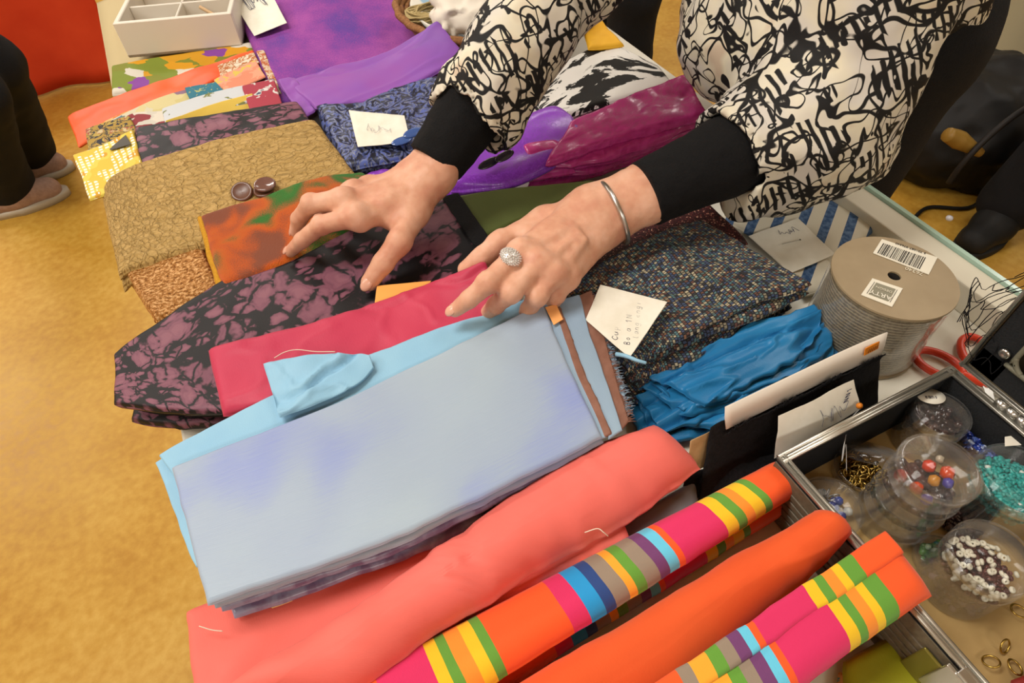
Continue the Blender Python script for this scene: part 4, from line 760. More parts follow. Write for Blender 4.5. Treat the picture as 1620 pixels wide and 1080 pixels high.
for nm, a, b in (('side_panel', (CX0, CY0, CZ0+.004), (CX0+W_, CY1, CZ1-.003)), ('side_panel', (CX1-W_, CY0, CZ0+.004), (CX1, CY1, CZ1-.003)), ('end_panel', (CX0+W_, CY1-W_, CZ0+.004), (CX1-W_, CY1, CZ1-.003)), ('end_panel', (CX0+W_, CY0, CZ0+.004), (CX1-W_, CY0+W_, CZ1-.003))):
    o = bx(nm, a, b, LIN, case)
for k in range(5): bx('outer_rib', (CX0-.0022, CY0, CZ0+.012+.0085*k), (CX0+.0002, CY1, CZ0+.018+.0085*k), PAN, case)
bx('outer_panel', (CX0-.001, CY0, CZ0+.001), (CX0, CY1, CZ1-.004), PAN, case)
def rail(nm, a, b, par):                                  # rim with two ridges
    a = np.array(a); b = np.array(b); d = b-a; n_ = np.array([d[1], -d[0], 0])/np.linalg.norm(d)
    for k, (o_, h_) in enumerate(((-.0028, .0018), (0, 0), (.0028, .0018))):
        p, q = a+n_*o_, b+n_*o_; v, f, _ = tube([p+[0, 0, h_], q+[0, 0, h_]], .0019, 8, n=2); obj(nm, v, f, ALU, par)
r_ = .0025
rail('rim_rail', (CX0+r_, CY0, CZ1), (CX0+r_, CY1, CZ1), case); rail('rim_rail', (CX1-r_, CY0, CZ1), (CX1-r_, CY1, CZ1), case); rail('rim_rail', (CX0, CY1-r_, CZ1), (CX1, CY1-r_, CZ1), case); rail('rim_rail', (CX0, CY0+r_, CZ1), (CX1, CY0+r_, CZ1), case)
# hinged lid standing upright on the right side
LZ0, LZ1 = CZ1+.008, CZ1+.20; LX = CX1+.006; LD = .032; LY1, LY0 = CY1-.002, CY0
lid = obj('lid_back', *box((LX+LD-.004, LY0, LZ0), (LX+LD, LY1, LZ1))[:2], PAN, case, smooth=False)
bx('lid_wall', (LX, LY1-.005, LZ0), (LX+LD-.004, LY1, LZ1), PAN, case); bx('lid_wall', (LX, LY0, LZ0), (LX+LD-.004, LY0+.005, LZ1), PAN, case); bx('lid_wall', (LX, LY0+.005, LZ0), (LX+LD-.004, LY1-.005, LZ0+.005), PAN, case); bx('lid_wall', (LX, LY0+.005, LZ1-.005), (LX+LD-.004, LY1-.005, LZ1), PAN, case)
fr2 = LIN
bx('lid_frame', (LX-.0015, LY1-.030, LZ0+.006), (LX+.001, LY1-.006, LZ1-.006), LIN, case); bx('lid_frame', (LX-.0015, LY0+.006, LZ0+.006), (LX+.001, LY1-.006, LZ0+.030), LIN, case)
for a, b in (((LX-.001, LY1-.0025, LZ0), (LX-.001, LY1-.0025, LZ1)), ((LX-.001, LY0, LZ0+.002), (LX-.001, LY1, LZ0+.002))):
    for dx_ in (-.0016, .0022):
        v, f, _ = tube([np.array(a)+[dx_, 0, 0], np.array(b)+[dx_, 0, 0]], .0018, 8, n=2); obj('lid_rail', v, f, ALU, case)
def pipe(): 
    a = np.linspace(0, np.pi/2, 8); y0, z0 = LY1-.045, LZ0+.045; c_ = [(LX-.002, LY1-.03, LZ1-.02)]+[(LX-.002, y0+.015*math.cos(t), z0-.015*math.sin(t)) for t in a]+[(LX-.002, LY0+.02, LZ0+.03)]
    return tube(c_, .0022, 8, n=40)
v, f, _ = pipe(); obj('lid_piping', v, f, flat('6e6c5c', .6), case)
hg = [tube([(CX1+.002, y, CZ1+.004), (CX1+.002, y-.009, CZ1+.004)], .0042, 12, n=2) for y in (.096, .086, .076, .066)]
for h_ in hg: obj('hinge_knuckle', h_[0], h_[1], SILVER, case)
v, f, _ = lathe([(0, 0), (.0045, 0), (.0045, .003), (.003, .004), (.0015, .003), (0, .003)], (LX-.003, LY1-.022, LZ0+.040), 20, tilt(0, -math.pi/2)); obj('lid_stud', v, f, SILVER, case)
# latch on the near side of the case
bx('latch_plate', (CX0-.0045, -.075, CZ0+.012), (CX0-.0022, -.018, CZ0+.058), mat('latch_plate', color='8a8440', rough=.2, metal=.6), case, .003)  # plate's chartreuse tint is a reflection put into its base colour
bx('latch_clasp', (CX0-.008, -.062, CZ0+.03), (CX0-.0045, -.032, CZ1+.001), ALU, case); bx('latch_hook', (CX0-.007, -.056, CZ1-.004), (CX0+.002, -.038, CZ1+.0035), SILVER, case)
# pouch and netting in the lid
v, f = nets(lambda p: ell(p, (LX+.012, .02, LZ0+.06), (.020, .075, .045))+.004*fbm(p, 40, 3), (LX-.02, -.08, LZ0-.01), (LX+.05, .12, LZ0+.14), .0035)
obj('pouch', v, f, mat('rust_pouch', color='93543c', rough=.6), label='rust brown pouch tucked in the upright case lid', cat='pouch')
ms = []; rs = np.random.RandomState(11)
def netpt(a, b): return np.array([LX-.012+.05*a-.01*math.sin(b*5), LY1+.02-.05*b+.012*math.sin(a*6), LZ0+.045+.085*a+.012*math.sin(a*9+b*7)-.02*b])
for k in range(9):
    ms.append(tube([netpt(t, k/8+.04*math.sin(t*20+k))+rs.uniform(-.002, .002, 3) for t in np.linspace(0, 1, 14)], .0004, 4, n=28)); ms.append(tube([netpt(k/8+.04*math.sin(t*20+k), t)+rs.uniform(-.002, .002, 3) for t in np.linspace(0, 1, 14)], .0004, 4, n=28))
v, f, u = join(ms); obj('veil_netting', v, f, BK, label='black veil netting draped over the upright case lid corner', cat='netting', kind='thing')
# scissors
sx_ = P(1496, 578, .5); SRD = mat('red_plastic', color='c83c22', rough=.35, spec=.5)
scs = empty('scissors', (sx_[0], sx_[1], TZ), 'red handled scissors between the ribbon spool and the case', 'scissors')
def loop(c, rx, ry, ang): t = np.linspace(0, 2*np.pi, 30, endpoint=False); p = np.stack([rx*np.cos(t), ry*np.sin(t)], -1); ca, sa = math.cos(ang), math.sin(ang); return np.stack([c[0]+p[:, 0]*ca-p[:, 1]*sa, c[1]+p[:, 0]*sa+p[:, 1]*ca, np.full(30, TZ+.006)], -1)
c1 = P(1485, 575, .6); c2 = P(1545, 558, .6); pv = P(1560, 610, .6)
for c, nm in ((c1, 'handle'), (c2, 'handle')):
    d = pv-c; ang = math.atan2(d[1], d[0]); o = join([tube(loop(c, .023, .015, ang), .0042, 10, closed=True), tube([c+d/np.linalg.norm(d)*.022, c+d*.75, c+d*1.05], [.0048, .0045, .0035], 10)]); obj(nm, o[0], o[1], SRD, scs)
for k, c in enumerate((c1, c2)):
    d = (pv-c); d[2] = 0; d /= np.linalg.norm(d); n_ = np.array([-d[1], d[0], 0]); b0 = pv-d*.01; q = np.array([b0+n_*.005, b0-n_*.005, b0+d*.07-n_*.0005, b0+d*.07+n_*.0005]); q[:, 2] = TZ+.004+.002*k
    obj('blade', np.vstack([q, q+[0, 0, .0016]]), [[0, 3, 2, 1], [4, 5, 6, 7], [0, 1, 5, 4], [1, 2, 6, 5], [2, 3, 7, 6], [3, 0, 4, 7]], SILVER, scs, smooth=False)
# ------------------------------------------------------------------ jars and beads
def per_island(name, stops, rough=.3, spec=.5, metal=0.):
    if name in MAT: return MAT[name]
    def fn(nt, uv, ob): return {'color': ramp(nt, nt.nodes.new('ShaderNodeNewGeometry').outputs['Random Per Island'], stops, 'CONSTANT')}
    return mat(name, fn, rough=rough, spec=spec, metal=metal)
def beads(name, c, r, z0, z1, n, s, m, label, shape='bead', tiltm=None, seed=0, kind='stuff', cat='beads'):
    rs = np.random.RandomState(seed); ms = []
    base = {'bead': lathe([(.35, -.6), (.9, -.45), (1, 0), (.9, .45), (.35, .6)], (0, 0, 0), 8), 'tube': lathe([(.5, -1), (.55, -.9), (.55, .9), (.5, 1)], (0, 0, 0), 6), 'ring': tube(np.stack([np.cos(np.linspace(0, 6.283, 12, endpoint=False)), np.sin(np.linspace(0, 6.283, 12, endpoint=False)), np.zeros(12)], -1), .22, 5, closed=True), 'round': lathe([(.02, -1), (.7, -.7), (1, 0), (.7, .7), (.02, 1)], (0, 0, 0), 8)}[shape]
    for k in range(n):
        q = rs.uniform(-1, 1, 2)
        while q @ q > 1: q = rs.uniform(-1, 1, 2)
        z = z1-(z1-z0)*rs.uniform(0, 1)**1.6; p = np.array([q[0]*(r-s), q[1]*(r-s), z])
        T = tilt(*rs.uniform(-1.4, 1.4, 3)); v = base[0]*s @ T.T+p
        if tiltm is not None: v = v @ np.asarray(tiltm).T
        ms.append((v+c, base[1], None))
    v, f, u = join(ms); return obj(name, v, f, m, label=label, cat=cat, kind=kind)
def cup(c, r, h, par, nm='cup', T=None, wall=.0012, ridge=True):
    pr = [(0, 0), (r*.96, 0), (r, .002), (r, h*.66), (r*1.045, h*.7), (r*1.045, h*.77), (r*1.0, h*.8), (r, h), (r-wall, h), (r-wall, wall*1.4), (0, wall*1.4)]
    v, f, _ = lathe(pr, c, 48, T); return obj(nm, v, f, CLEAR, par)
def lid_(c, r, z, par, T=None, h=.010):
    pr = [(0, z+h), (r*.86, z+h), (r*.9, z+h+.001), (r*1.04, z+h+.0005), (r*1.06, z+h-.001), (r*1.06, z), (r*1.03, z), (r*1.03, z+h-.0025), (0, z+h-.0018)]
    v, f, _ = lathe(pr, (0, 0, 0), 48); v = v if T is None else v @ np.asarray(T).T; return obj('lid', v+c, f, CLEAR, par)
def jar(lpx, rpx, ztop, label, T=None, lid=True, z0=None):
    a, b = P(*lpx, ztop), P(*rpx, ztop); c = (a+b)/2; r = np.linalg.norm(b-a)/2*.95; base = np.array([c[0], c[1], TZ+.0045 if z0 is None else z0])
    h = TZ+ztop/100-base[2]; j = empty('bead_jar', tuple(base), label, 'jar'); j['group'] = 'clear bead jars'
    cup(base, r, h-.002 if lid else h, j, T=T)
    if lid: lid_(base, r, h-.010, j, T)
    return base, r, h
B, r, h = jar((1445, 645), (1538, 660), 5.6, 'clear jar of dark brown beads with white oval label')
beads('brown_beads', B, r*.95, h*.5, h*.84, 200, .0040, per_island('brown_glass', [(0, '2a1a18'), (.5, '3c2624'), (.85, '54403c')], .15, .8), 'dark brown beads in the jar with an oval label', 'round', seed=1)
beads('shell_beads', B, r*.95, .002, h*.4, 60, .0032, per_island('shell_glass', [(0, 'a89c84'), (.5, 'b8ac94')], .3), 'pale shell beads at the bottom of the labelled jar', 'ring', seed=9)
v, f, _ = lathe([(0, 0), (1, 0), (1, .0006), (0, .0006)], (0, 0, 0), 28); T_ = tilt(0, 0, -.5); v = (v*np.array([.0125, .0085, 1])) @ T_.T+P(1473, 627, 5.75); lb = obj('oval_label', v, f, PAPER, label='white oval paper label stuck on the brown bead jar', cat='label')
def lbat(a, b, up=0): return P(1473, 627, 5.85)+T_ @ np.array([(a-.5)*.022, (.5-b)*.014, .0003])
write(lb, lbat, 'eans', .24, .66, .13, 0, 0, -.3, r=.00025)
B, r, h = jar((1525, 690), (1606, 702), 3.4, 'clear jar of blue tube beads behind the bead stack', lid=False)
beads('blue_beads', B, r*.97, h*.55, h*.95, 560, .0027, per_island('blue_glass', [(0, '1e2e78'), (.4, '2c44a0'), (.75, '5c78c8'), (.93, 'c8d4ec')], .12, .9), 'blue glass tube beads filling the low jar', 'tube', seed=2)
B, r, h = jar((1546, 745), (1690, 770), 6.0, 'wide clear jar of turquoise seed beads at right edge', z0=TZ+.012)
beads('turquoise_beads', B, r*.96, h*.45, h*.70, 1300, .0024, per_island('turquoise_glass', [(0, '17948f'), (.5, '22aaa4'), (.9, '58c4bc'), (.985, 'e0e8e0')], .3), 'turquoise seed beads filling the wide jar', 'bead', seed=3)
v, f, u = slab([(1590, 690, 6.05), (1620, 685, 6.05)], [(1590, 706, 6.05), (1626, 702, 6.05)], .0006, nu=12, nv=12, wr=0); obj('paper_label', v, f, PAPER, label='white paper label on the turquoise bead jar', cat='label')
# stacked jar
a, b = P(1420, 730, 9.8), P(1553, 750, 9.8); c = (a+b)/2; r = np.linalg.norm(b-a)/2*.94; B = np.array([c[0], c[1], TZ+.0045]); th_ = .0233
stj = empty('bead_jar_stack', tuple(B), 'tall clear stacking jar with red and blue beads on top', 'jar')
for k in range(4): cup(B+[0, 0, th_*k], r*(1-.0*k), th_+.001, stj, nm='tier')
lid_(B, r*1.0, th_*4-.007, stj, h=.009)
beads('brown_beads', B+[0, 0, th_*2], r*.94, .003, .017, 260, .0033, MAT['brown_glass'], 'brown beads in the second tier of the stacking jar', 'round', seed=5)
beads('green_beads', B+[0, 0, th_], r*.94, .003, .017, 260, .0033, per_island('dark_green_glass', [(0, '28302a'), (.5, '38443a'), (.8, '4c5a4c')], .15, .8), 'dark green beads in the third tier of the stacking jar', 'round', seed=6)
def bigbead(px, py, z, rr, c, label, c2='e8c8a0'):
    m = mat('lampwork_'+c+c2, f_scrap([(0, c), (.58, c), (.6, c2)], 90, px % 7), rough=.12, spec=.8); p = P(px, py, z)
    v, f, _ = lathe([(rr*.25, -rr*.8), (rr*.7, -rr*.7), (rr, 0), (rr*.7, rr*.7), (rr*.25, rr*.8)], p, 18, tilt(1., .6)); obj('glass_bead', v, f, m, label=label, cat='bead', group='lampwork beads in the stacking jar')
zb = (th_*3+.0075)*100+.45
bigbead(1470, 737, zb, .0055, 'd23a1c', 'red glass bead with a grey spot, upper left', 'a8b0b8'); bigbead(1499, 748, zb, .006, 'd84a18', 'orange red glass bead with a dotted spot', '5c6a3c'); bigbead(1425, 752, zb, .0055, 'cc2e22', 'plain red glass bead by the left jar wall', 'cc2e22'); bigbead(1450, 772, zb, .0055, 'd4481e', 'orange glass bead near the front wall', 'd4481e'); bigbead(1466, 790, zb, .0048, '4a3ab0', 'violet blue glass bead with white swirl at front', 'd8d0f0'); bigbead(1500, 764, zb, .0045, '4c44a0', 'dark blue glass bead beneath the dotted one', '4c44a0'); bigbead(1478, 760, zb, .005, 'c8882a', 'amber glass bead between the reds and blues', 'c8882a'); bigbead(1487, 726, zb, .0035, 'b8aa90', 'clear pale glass bead near the back', 'd0c8b8')
# open dish of gold rings, its lid leaning
B, r, h = jar((1322, 735), (1415, 745), 2.0, 'open clear dish of gold rings with a leaning lid', lid=False)
beads('gold_rings', B, r*.9, .003, .013, 120, .0040, mat('gold_ring', color='a88c48', rough=.28, metal=1.), 'small gold jump rings in the open dish', 'ring', seed=7, cat='rings')
T_ = tilt(-.55, .5); v, f, _ = lathe([(0, .008), (r*.95, .008), (r*1.06, .007), (r*1.06, 0), (r*1.03, 0), (r*1.03, .006), (0, .0068)], (0, 0, 0), 48); obj('jar_lid', v @ T_.T+P(1375, 722, 2.9), f, CLEAR, label='clear plastic lid leaning on the dish of gold rings', cat='lid')
B, r, h = jar((1262, 792), (1368, 806), 1.9, 'low clear dish of blue and silver bits nearest case corner')
beads('blue_bits', B, r*.8, .003, .010, 26, .0042, per_island('blue_bits', [(0, '2a3474'), (.55, '3c4a8c'), (.75, 'c8c8c0'), (.9, '9c8c58')], .2, .7), 'blue, white and silver oddments in the low dish', 'round', seed=8)
beads('silver_rings', B, r*.8, .003, .009, 12, .0035, SILVER, 'silver rings in the low dish', 'ring', seed=18, cat='rings')
# white and brown bead jar
B, r, h = jar((1505, 868), (1642, 892), 6.6, 'clear jar of white and brown beads at lower right')
beads('brown_beads', B, r*.95, h*.30, h*.62, 700, .0022, per_island('rust_glass', [(0, '4a2420'), (.5, '5c302a'), (.9, '7a4c44')], .2, .7), 'tiny rust brown beads in the lower right jar', 'bead', seed=21)
beads('violet_beads', B, r*.95, .002, h*.32, 320, .003, per_island('violet_glass', [(0, '3a2c44'), (.5, '54405c'), (.85, '8a7890')], .15, .8), 'dark violet beads at the bottom of the lower right jar', 'round', seed=22)
rs = np.random.RandomState(5); wb = None; WB = flat('dcd8c4', .25)
for k in range(70):
    q = rs.uniform(-1, 1, 2)
    while q @ q > 1: q = rs.uniform(-1, 1, 2)
    p = B+np.array([q[0]*r*.88, q[1]*r*.88, h*.62+rs.uniform(0, .004)])
    if wb is None:
        v, f, _ = lathe([(.0008, -.0016), (.0022, -.0012), (.0027, 0), (.0022, .0012), (.0008, .0016), (.0008, -.0016)], p, 10, tilt(.4, .3)); wb = obj('white_bead', v, f, WB, label='small white bead lying on the rust brown beads', cat='bead', group='white beads in the lower right jar')
    else:
        o = wb.copy(); COL.objects.link(o); o.location = Vector(p); o.rotation_euler = rs.uniform(-1, 1, 3)
B, r, h = jar((1452, 872), (1530, 884), 1.9, 'low clear dish of green beads behind the white bead jar')
beads('green_beads', B, r*.9, .003, .012, 120, .0028, per_island('green_glass', [(0, '3c6a3a'), (.4, '5c8a4a'), (.7, '2a6a68'), (.9, 'a8c0a0')], .15, .8), 'mixed green beads in the low dish', 'round', seed=23)
beads('brown_beads', P(1520, 830, .7), .018, 0, .006, 90, .0026, MAT['brown_glass'], 'loose brown beads on the case floor between jars', 'round', seed=24)
beads('teal_beads', np.array([.47, .045, TZ+.005]), .02, 0, .008, 80, .003, per_island('teal_glass', [(0, '124a46'), (.5, '1e625c')], .15, .8), 'dark teal beads below the turquoise jar', 'round', seed=25)
for k, (px, py, t) in enumerate(((1590, 1022, .9), (1606, 1055, .3), (1612, 966, .2), (1568, 1046, .6))):
    a_ = np.linspace(0, 6.283, 24, endpoint=False); q = np.stack([.0055*np.cos(a_), .0055*np.sin(a_), np.zeros(24)], -1) @ tilt(t, .1, k).T
    v, f, _ = tube(q+P(px, py, 1.0), .0008, 6, closed=True); obj('loose_ring', v, f, GOLD, label=['gold ring standing on the case floor by the latch', 'gold ring lying at the bottom right corner', 'gold ring beside the white bead jar', 'gold ring nearest the case rim'][k], cat='ring', group='loose gold rings')
v, f, u = slab([(1600, 1075, 1.2), (1640, 1060, 1.2)], [(1600, 1120, 1.2), (1650, 1110, 1.2)], .008, nu=16, nv=14, seed=3); obj('red_packet', v, f, flat('8c2c26', .5), label='dark red packet at the bottom right corner', cat='packet')
# chartreuse packet beside the case
v, f, u = slab([(1335, 1046, 1.4), (1420, 1000, 1.4)], [(1335, 1120, 1.2), (1500, 1110, 1.2)], .016, nu=40, nv=30, wr=.0015, ws=20, seed=150); obj('chartreuse_packet', v, f, mat('chartreuse', plain('86861c', '96962a', 14), rough=.3), uv=u, label='chartreuse folded cloth in a packet below the case side', cat='packet')
v, f, u = slab([(1325, 1062, .8), (1355, 1056, .8)], [(1315, 1110, .8), (1370, 1110, .8)], .008, nu=20, nv=16, wr=.002, ws=40, seed=151); obj('print_scrap', v, f, mat('orange_teal_print', f_scrap([(0, 'b87a2c'), (.5, 'c89a5c'), (.6, '3c8c98')], 60, 2), rough=.7), uv=u, label='small orange print scrap under the nearest striped roll', cat='fabric')
# ------------------------------------------------------------------ people
DENIM = mat('black_trousers', f_fibre('0d0e11', '15161a', 400), rough=.9); GRAF = mat('scribble_print', f_graffiti, rough=.7); HAIR = mat('grey_hair', f_fibre('5c5146', '857868', 120), rough=.6)
def chain(p, pts, rad, k=.008):
    d = None
    for i in range(len(pts)-1):
        e = cone(p, pts[i], pts[i+1], rad[i], rad[i+1]); d = e if d is None else smin(d, e, k)
    return d
def nail(tip, prev, up, w_, par, r=.0066):
    d = tip-prev; d /= np.linalg.norm(d); up = np.array(up, float); up -= d*(up @ d); up /= np.linalg.norm(up); sd = np.cross(d, up)
    v, f, _ = lathe([(.02, .9), (.5, .8), (.85, .45), (1, 0), (.9, -.3), (.02, -.5)], (0, 0, 0), 20); v = v*np.array([w_*1.15, w_*.82, w_*.35])
    v = v[:, 0:1]*d+v[:, 1:2]*sd+v[:, 2:3]*up+tip+d*r*.25+up*r*.84
    return obj('fingernail', v, f, mat('nail', color='d8a48c', rough=.25, spec=.6), par)
def hand_mesh(J, wrist, elbow, thumb, fingers, extra, h=.0017, rw=(.024, .030)):
    """one smooth surface: forearm, palm, five fingers"""
    pts = [np.array(x) for ch in [thumb]+fingers for x in ch]+[wrist, elbow]
    lo = np.min(pts, 0)-.045; hi = np.max(pts, 0)+.045
    mc = [f[0] for f in fingers]; wv = mc[0]-mc[3]; wv /= np.linalg.norm(wv); ax = (sum(mc)/4-wrist); ax /= np.linalg.norm(ax); nr = np.cross(ax, wv); nr /= np.linalg.norm(nr)
    if nr[2] < 0: nr = -nr
    wv = np.cross(nr, ax)*(1 if np.cross(nr, ax) @ (mc[0]-mc[3]) > 0 else -1)
    FR = [(.0114, .0098, .0085, .0070), (.0116, .0101, .0086, .0071), (.0110, .0095, .0081, .0067), (.0098, .0084, .0072, .0060)]
    def fn(p):
        # forearm, flattened at the wrist
        e = np.asarray(elbow)-wrist; L = np.linalg.norm(e); ed = e/L; q = p-wrist; t = np.clip(q @ ed/L, 0, 1)
        c_ = q-t[..., None]*e; a = c_ @ nr; flat_ = 1-.30*(1-t)
        d = np.sqrt((a/flat_)**2+np.maximum((c_*c_).sum(-1)-a*a, 0))-(rw[1]+.010*np.sin(np.clip(t, 0, 1)*1.8))
        d = d*.85
        palm = None
        for k, m in enumerate(mc):
            w0 = wrist+wv*(.016-.0107*k)-nr*.002
            e = cone(p, w0-nr*.003, m-nr*.006, .0145, .0125); palm = e if palm is None else smin(palm, e, .012)
        ctr = (wrist+sum(mc)/4)/2
        d = smin(d, palm, .022)
        d = smin(d, cone(p, wrist+wv*.012-nr*.006, thumb[0], .015, .0155), .014)
        d = smin(d, cone(p, thumb[0], thumb[1], .0155, .0118), .012)
        d = smin(d, cone(p, thumb[0]*.55+mc[0]*.45-nr*.008, mc[0]*.6+wrist*.4-nr*.008, .009, .011), .016)
        tt = chain(p, thumb[1:], (.0126, .0110, .0094), .004); d = smin(d, tt, .007)
        for k, f_ in enumerate(fingers):
            fc = chain(p, f_, FR[k], .003)
            fc = smin(fc, np.linalg.norm(p-f_[1], axis=-1)-FR[k][1]*1.03, .004)
            d = smin(d, fc, .0055)
            d = smin(d, np.linalg.norm(p-(f_[0]+nr*.0015), axis=-1)-.0090, .014)     # knuckle
        for a_, b_, r_ in extra: d = smin(d, cone(p, a_, b_, r_, r_*.8), .010)
        if True:
            for k, f_ in enumerate(fingers):                                     # creases over the middle joint
                ax_ = f_[2]-f_[0]; ax_ /= np.linalg.norm(ax_); s_ = (p-f_[1]) @ ax_; near = np.exp(-(np.linalg.norm(p-f_[1], axis=-1)/.011)**2)
                d = d+.00045*near*np.sin(s_*2600)
        return d+.0004*noise(p, 160, 3)
    v, f = nets(fn, lo, hi, h); return v, f, nr, wv
def V3(*p): return np.array(P(*p))
woman = empty('person', (.90, .66, 0), 'person in black and white scribble print blouse bending over the table, hands sorting cloth', 'person')
elA, elB = np.array([.405, .66, 1.03]), np.array([.565, .412, .918]); shA, shB = np.array([.62, .82, 1.2]), np.array([.67, .46, 1.2])
# right hand (left in the photograph), fingers about to pick up the floral cloth
wrA = V3(682, 268, 12.4)
fA = [[V3(566, 341, 12.2), V3(508, 356, 11.2), V3(478, 380, 9), V3(460, 397, 7)], [V3(545, 316, 12.6), V3(492, 322, 12.2), V3(473, 346, 9.6), V3(468, 366, 7.4)], [V3(560, 303, 11.6), V3(520, 322, 10.2), V3(508, 346, 7.8), V3(512, 360, 6.6)], [V3(584, 296, 10.8), V3(556, 318, 9.2), V3(548, 340, 7.4), V3(552, 352, 6.6)]]
tA = [V3(655, 335, 10.8), V3(632, 382, 10.4), V3(606, 416, 8.9), V3(585, 446, 7.3)]
hA = hand_mesh(None, wrA, elA, tA, fA, [])
# left hand (right in the photograph) holding the crimson silk
wrB = V3(950, 338, 12.2)
fB = [[V3(825, 398, 13.6), V3(772, 447, 13.2), V3(742, 473, 11.8), V3(720, 490, 10.6)], [V3(851, 416, 13.2), V3(808, 462, 12.2), V3(784, 483, 9.9), V3(770, 496, 7.9)], [V3(876, 431, 12.4), V3(850, 468, 11.2), V3(836, 490, 9), V3(828, 500, 7.2)], [V3(897, 437, 11.2), V3(880, 466, 10), V3(872, 484, 8.2), V3(866, 492, 7)]]
tB = [V3(862, 352, 11), V3(792, 384, 10.8), V3(762, 408, 9.8), V3(738, 426, 8.6)]
ven = [(V3(905, 362, 13.6), V3(850, 388, 13.9), .0022), (V3(915, 372, 13.5), V3(868, 410, 13.5), .0022), (V3(925, 380, 13.2), V3(888, 424, 12.6), .002)]
hB = hand_mesh(None, wrB, elB, tB, fB, ven)
hd = np.array([.50, .65, 1.40])
def torso_d(p, g=0.):
    hipc, ch = np.array([.90, .66, .90]), np.array([.68, .65, 1.16]); a = ch-hipc; L = np.linalg.norm(a); a = a/L; q = p-hipc; t = q @ a; tt = np.clip(t, -.02, L+.02); c_ = q-tt[..., None]*a
    y = c_[..., 1]; rest = np.sqrt(np.maximum((c_*c_).sum(-1)-y*y, 0)); wy = .15+.02*tt/L+g; wx = .115+g
    return (np.sqrt((y/wy)**2+(rest/wx)**2)-1)*wx*.9
def body_fn(p):
    d = torso_d(p); d = smin(d, cone(p, shA, elA, .048, .038), .03); d = smin(d, cone(p, shB, elB, .048, .038), .03)
    d = smin(d, cone(p, (.66, .65, 1.22), (.55, .65, 1.33), .06, .052), .03)
    M = tilt(0, .6); q = ell(p, hd, (.095, .075, .115), M); d = smin(d, q, .02)
    dn = np.array([-.62, 0, -.78]); fw = np.array([-.78, 0, .0]) ; F_ = np.array([-.83, 0, -.56]); U_ = np.array([-.56, 0, .83])
    d = smin(d, ell(p, hd+F_*.03-U_*.07, (.06, .055, .06)), .02)
    d = smin(d, cone(p, hd+F_*.09+U_*.01, hd+F_*.112-U_*.028, .008, .013), .01)
    for s_ in (-1, 1):
        d = -smin(-d, np.linalg.norm(p-(hd+F_*.1+U_*.005+np.array([0, s_*.032, 0])), axis=-1)-.012, .008)
        d = smin(d, ell(p, hd+np.array([.01, s_*.076, -.01]), (.018, .008, .03)), .006)
    d = smin(d, cone(p, hd+F_*.088-U_*.062+[0, -.018, 0], hd+F_*.088-U_*.062+[0, .018, 0], .006, .006), .005)
    return d
bd_ = nets(body_fn, (.36, .3, .74), (1.08, .9, 1.56), .009)
v, f, u = join([hA[:2], hB[:2], bd_]); obj('body', v, f, SKIN, woman)
for q in (fA[0], fA[1]): nail(q[3], q[2], hA[2]*.8+(q[3]-q[2])*0+np.array([-.4, -.45, .45]), .0056, woman)
nail(tA[3], tA[2], np.array([-.45, -.6, .45]), .0074, woman, .0088)
for q in fB[:2]: nail(q[3], q[2], np.array([-.35, -.3, .75]), .0060, woman)
def hair_fn(p): return np.maximum(ell(p, hd+np.array([.02, 0, .02]), (.115, .092, .125), tilt(0, .6)), -(ell(p, hd+np.array([-.09, 0, -.06]), (.085, .075, .11), tilt(0, .6))))+.003*fbm(p, 60, 4)
v, f = nets(hair_fn, hd-.17, hd+.17, .006); obj('hair', v, f, HAIR, woman)
for s_ in (-1, 1):
    v, f, _ = lathe([(0, -.011), (.008, -.007), (.011, 0), (.008, .007), (0, .011)], hd+np.array([-.078, s_*.032, -.05]), 14); obj('eye', v, f, flat('ded8d0', .2), woman)
# undersleeves
def usl(c0, c1, el, r0, r1, r2):
    def fn(p):
        d = smin(cone(p, c0, c1, r0, r1), cone(p, c1, el, r1, r2), .01)+.0012*fbm(p, 60, 3); ax_ = c0-c1; ax_ = ax_/np.linalg.norm(ax_)
        return np.maximum(d, (p-c0) @ ax_-.001)
    pts = [c0, c1, el]; return nets(fn, np.min(pts, 0)-.07, np.max(pts, 0)+.07, .003)
kA = elA-wrA; v, f = usl(wrA+kA*.03, wrA+kA*.35, elA, .0325, .0395, .043); obj('undersleeve', v, f, mat('black_knit', f_fibre('09090a', '101012', 500), rough=.95), woman)
kB = elB-wrB; v, f = usl(wrB+kB*.20, wrB+kB*.55, elB, .0345, .041, .044); obj('undersleeve', v, f, MAT['black_knit'], woman)
